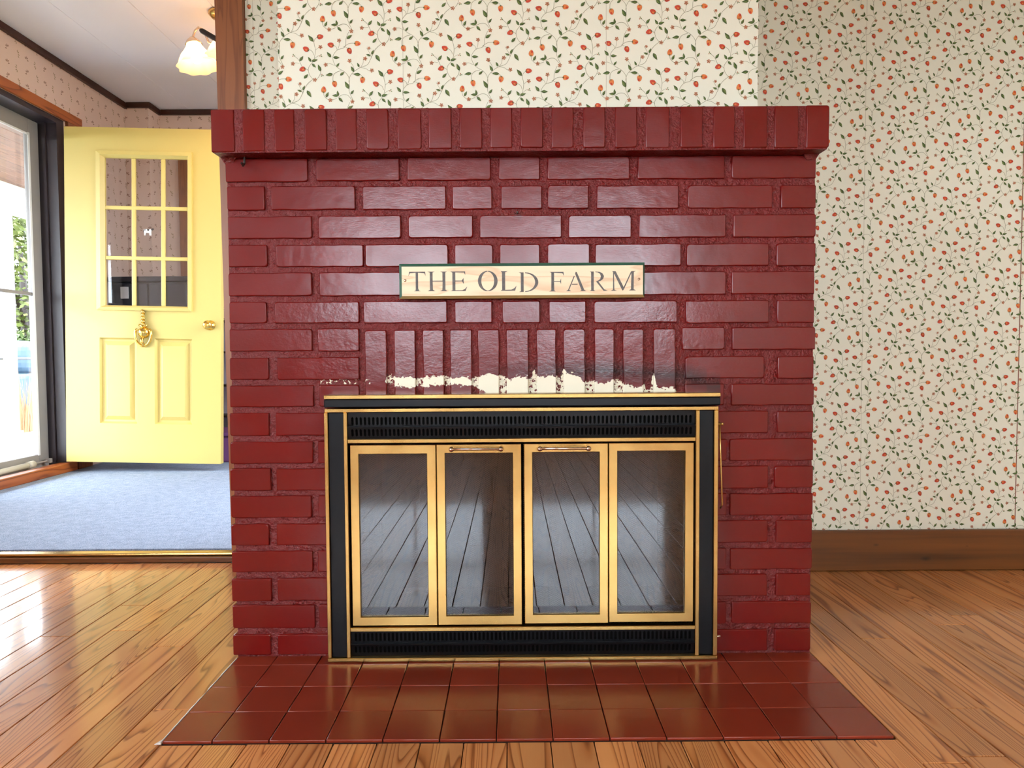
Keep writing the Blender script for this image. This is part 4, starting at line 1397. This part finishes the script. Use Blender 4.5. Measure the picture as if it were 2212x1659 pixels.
LETTERS = [
    (la, [[(255, 292), (268, 215), (540, 215), (549, 292), (526, 242), (420, 234), (420, 500), (432, 535), (465, 548), (345, 548), (375, 535), (378, 500), (378, 234), (280, 242)]]),
    (la, [[(575, 215), (705, 215), (668, 232), (668, 370), (835, 370), (835, 232), (795, 215), (915, 215), (885, 232), (885, 525), (920, 548), (790, 548), (832, 530), (838, 385), (668, 385), (672, 525), (715, 548), (580, 548), (620, 525), (620, 232)]]),
    (la, [[(970, 215), (1222, 215), (1226, 278), (1203, 235), (1055, 232), (1055, 370), (1165, 370), (1195, 325), (1199, 430), (1170, 385), (1055, 385), (1055, 535), (1170, 535), (1215, 515), (1258, 470), (1228, 548), (965, 548), (1005, 535), (1005, 235)]]),
    (la, [arc(1608, 381, 168, 174, 92, 268) + arc(1616, 381, 118, 162, 266, 94), arc(1608, 381, 168, 174, 86, -86) + arc(1600, 381, 118, 162, -86, 86)]),
    (la, [[(1828, 215), (1950, 215), (1905, 235), (1905, 533), (2010, 530), (2060, 505), (2099, 462), (2075, 548), (1825, 548), (1852, 530), (1850, 235)]]),
    (lb, [[(75, 198), (155, 198), (155, 508), (80, 508), (110, 495), (110, 212)], arc(178, 353, 210, 155, 90, -90) + arc(178, 353, 160, 142, -90, 90)]),
    (lb, [[(570, 192), (790, 192), (796, 258), (773, 215), (640, 208), (640, 340), (735, 340), (752, 295), (752, 387), (735, 352), (640, 352), (642, 485), (665, 502), (560, 502), (595, 485), (597, 208)]]),
    (lb, [[(955, 258), (969, 264), (880, 480), (915, 500), (830, 500), (862, 480)], [(985, 192), (1003, 200), (1120, 480), (1155, 500), (1050, 500), (1076, 485), (974, 222)], [(925, 385), (1015, 385), (1015, 397), (920, 397)]]),
    (lb, [[(1212, 190), (1272, 190), (1272, 485), (1300, 500), (1205, 500), (1230, 485), (1230, 205)],
          [(1298, 190), (1360, 195), (1410, 220), (1435, 265), (1420, 310), (1380, 340), (1335, 352), (1300, 345), (1340, 336), (1375, 310), (1385, 265), (1370, 225), (1330, 205), (1298, 202)],
          [(1312, 352), (1345, 348), (1440, 475), (1495, 495), (1428, 498)]]),
    (lb, [[(1580, 204), (1594, 222), (1600, 480), (1640, 497), (1540, 497), (1578, 480)], [(1565, 187), (1620, 187), (1748, 440), (1738, 495), (1725, 490), (1590, 215)],
          [(1866, 190), (1878, 204), (1750, 480), (1736, 495), (1742, 455)], [(1870, 187), (1945, 187), (1910, 200), (1908, 475), (1945, 495), (1830, 495), (1865, 475), (1872, 205)]]),
]
for conv, polys in LETTERS:
    L = MB()
    for pl in polys:
        q = [conv(*p) for p in pl]
        n = len(q)
        L.add([(x, SY - .0004, z) for x, z in q], [tuple(range(n))])
        L.add([(x, SY - .0004, z) for x, z in q] + [(x, SY + .001, z) for x, z in q], [(k, (k + 1) % n, n + (k + 1) % n, n + k) for k in range(n)])
    child(L.build('letter', M['letter'], fix=False), sg)
for x, z in ((-.2461, .9084), (.3017, .9081)):
    child(MB().lathe([(0, .0016), (.003, .001), (.0036, -.001)], 10, Matrix.Translation((x, SY, z)) @ Matrix.Rotation(math.pi / 2, 4, 'X')).build('screw', M['brass_rose'], smooth=True), sg)
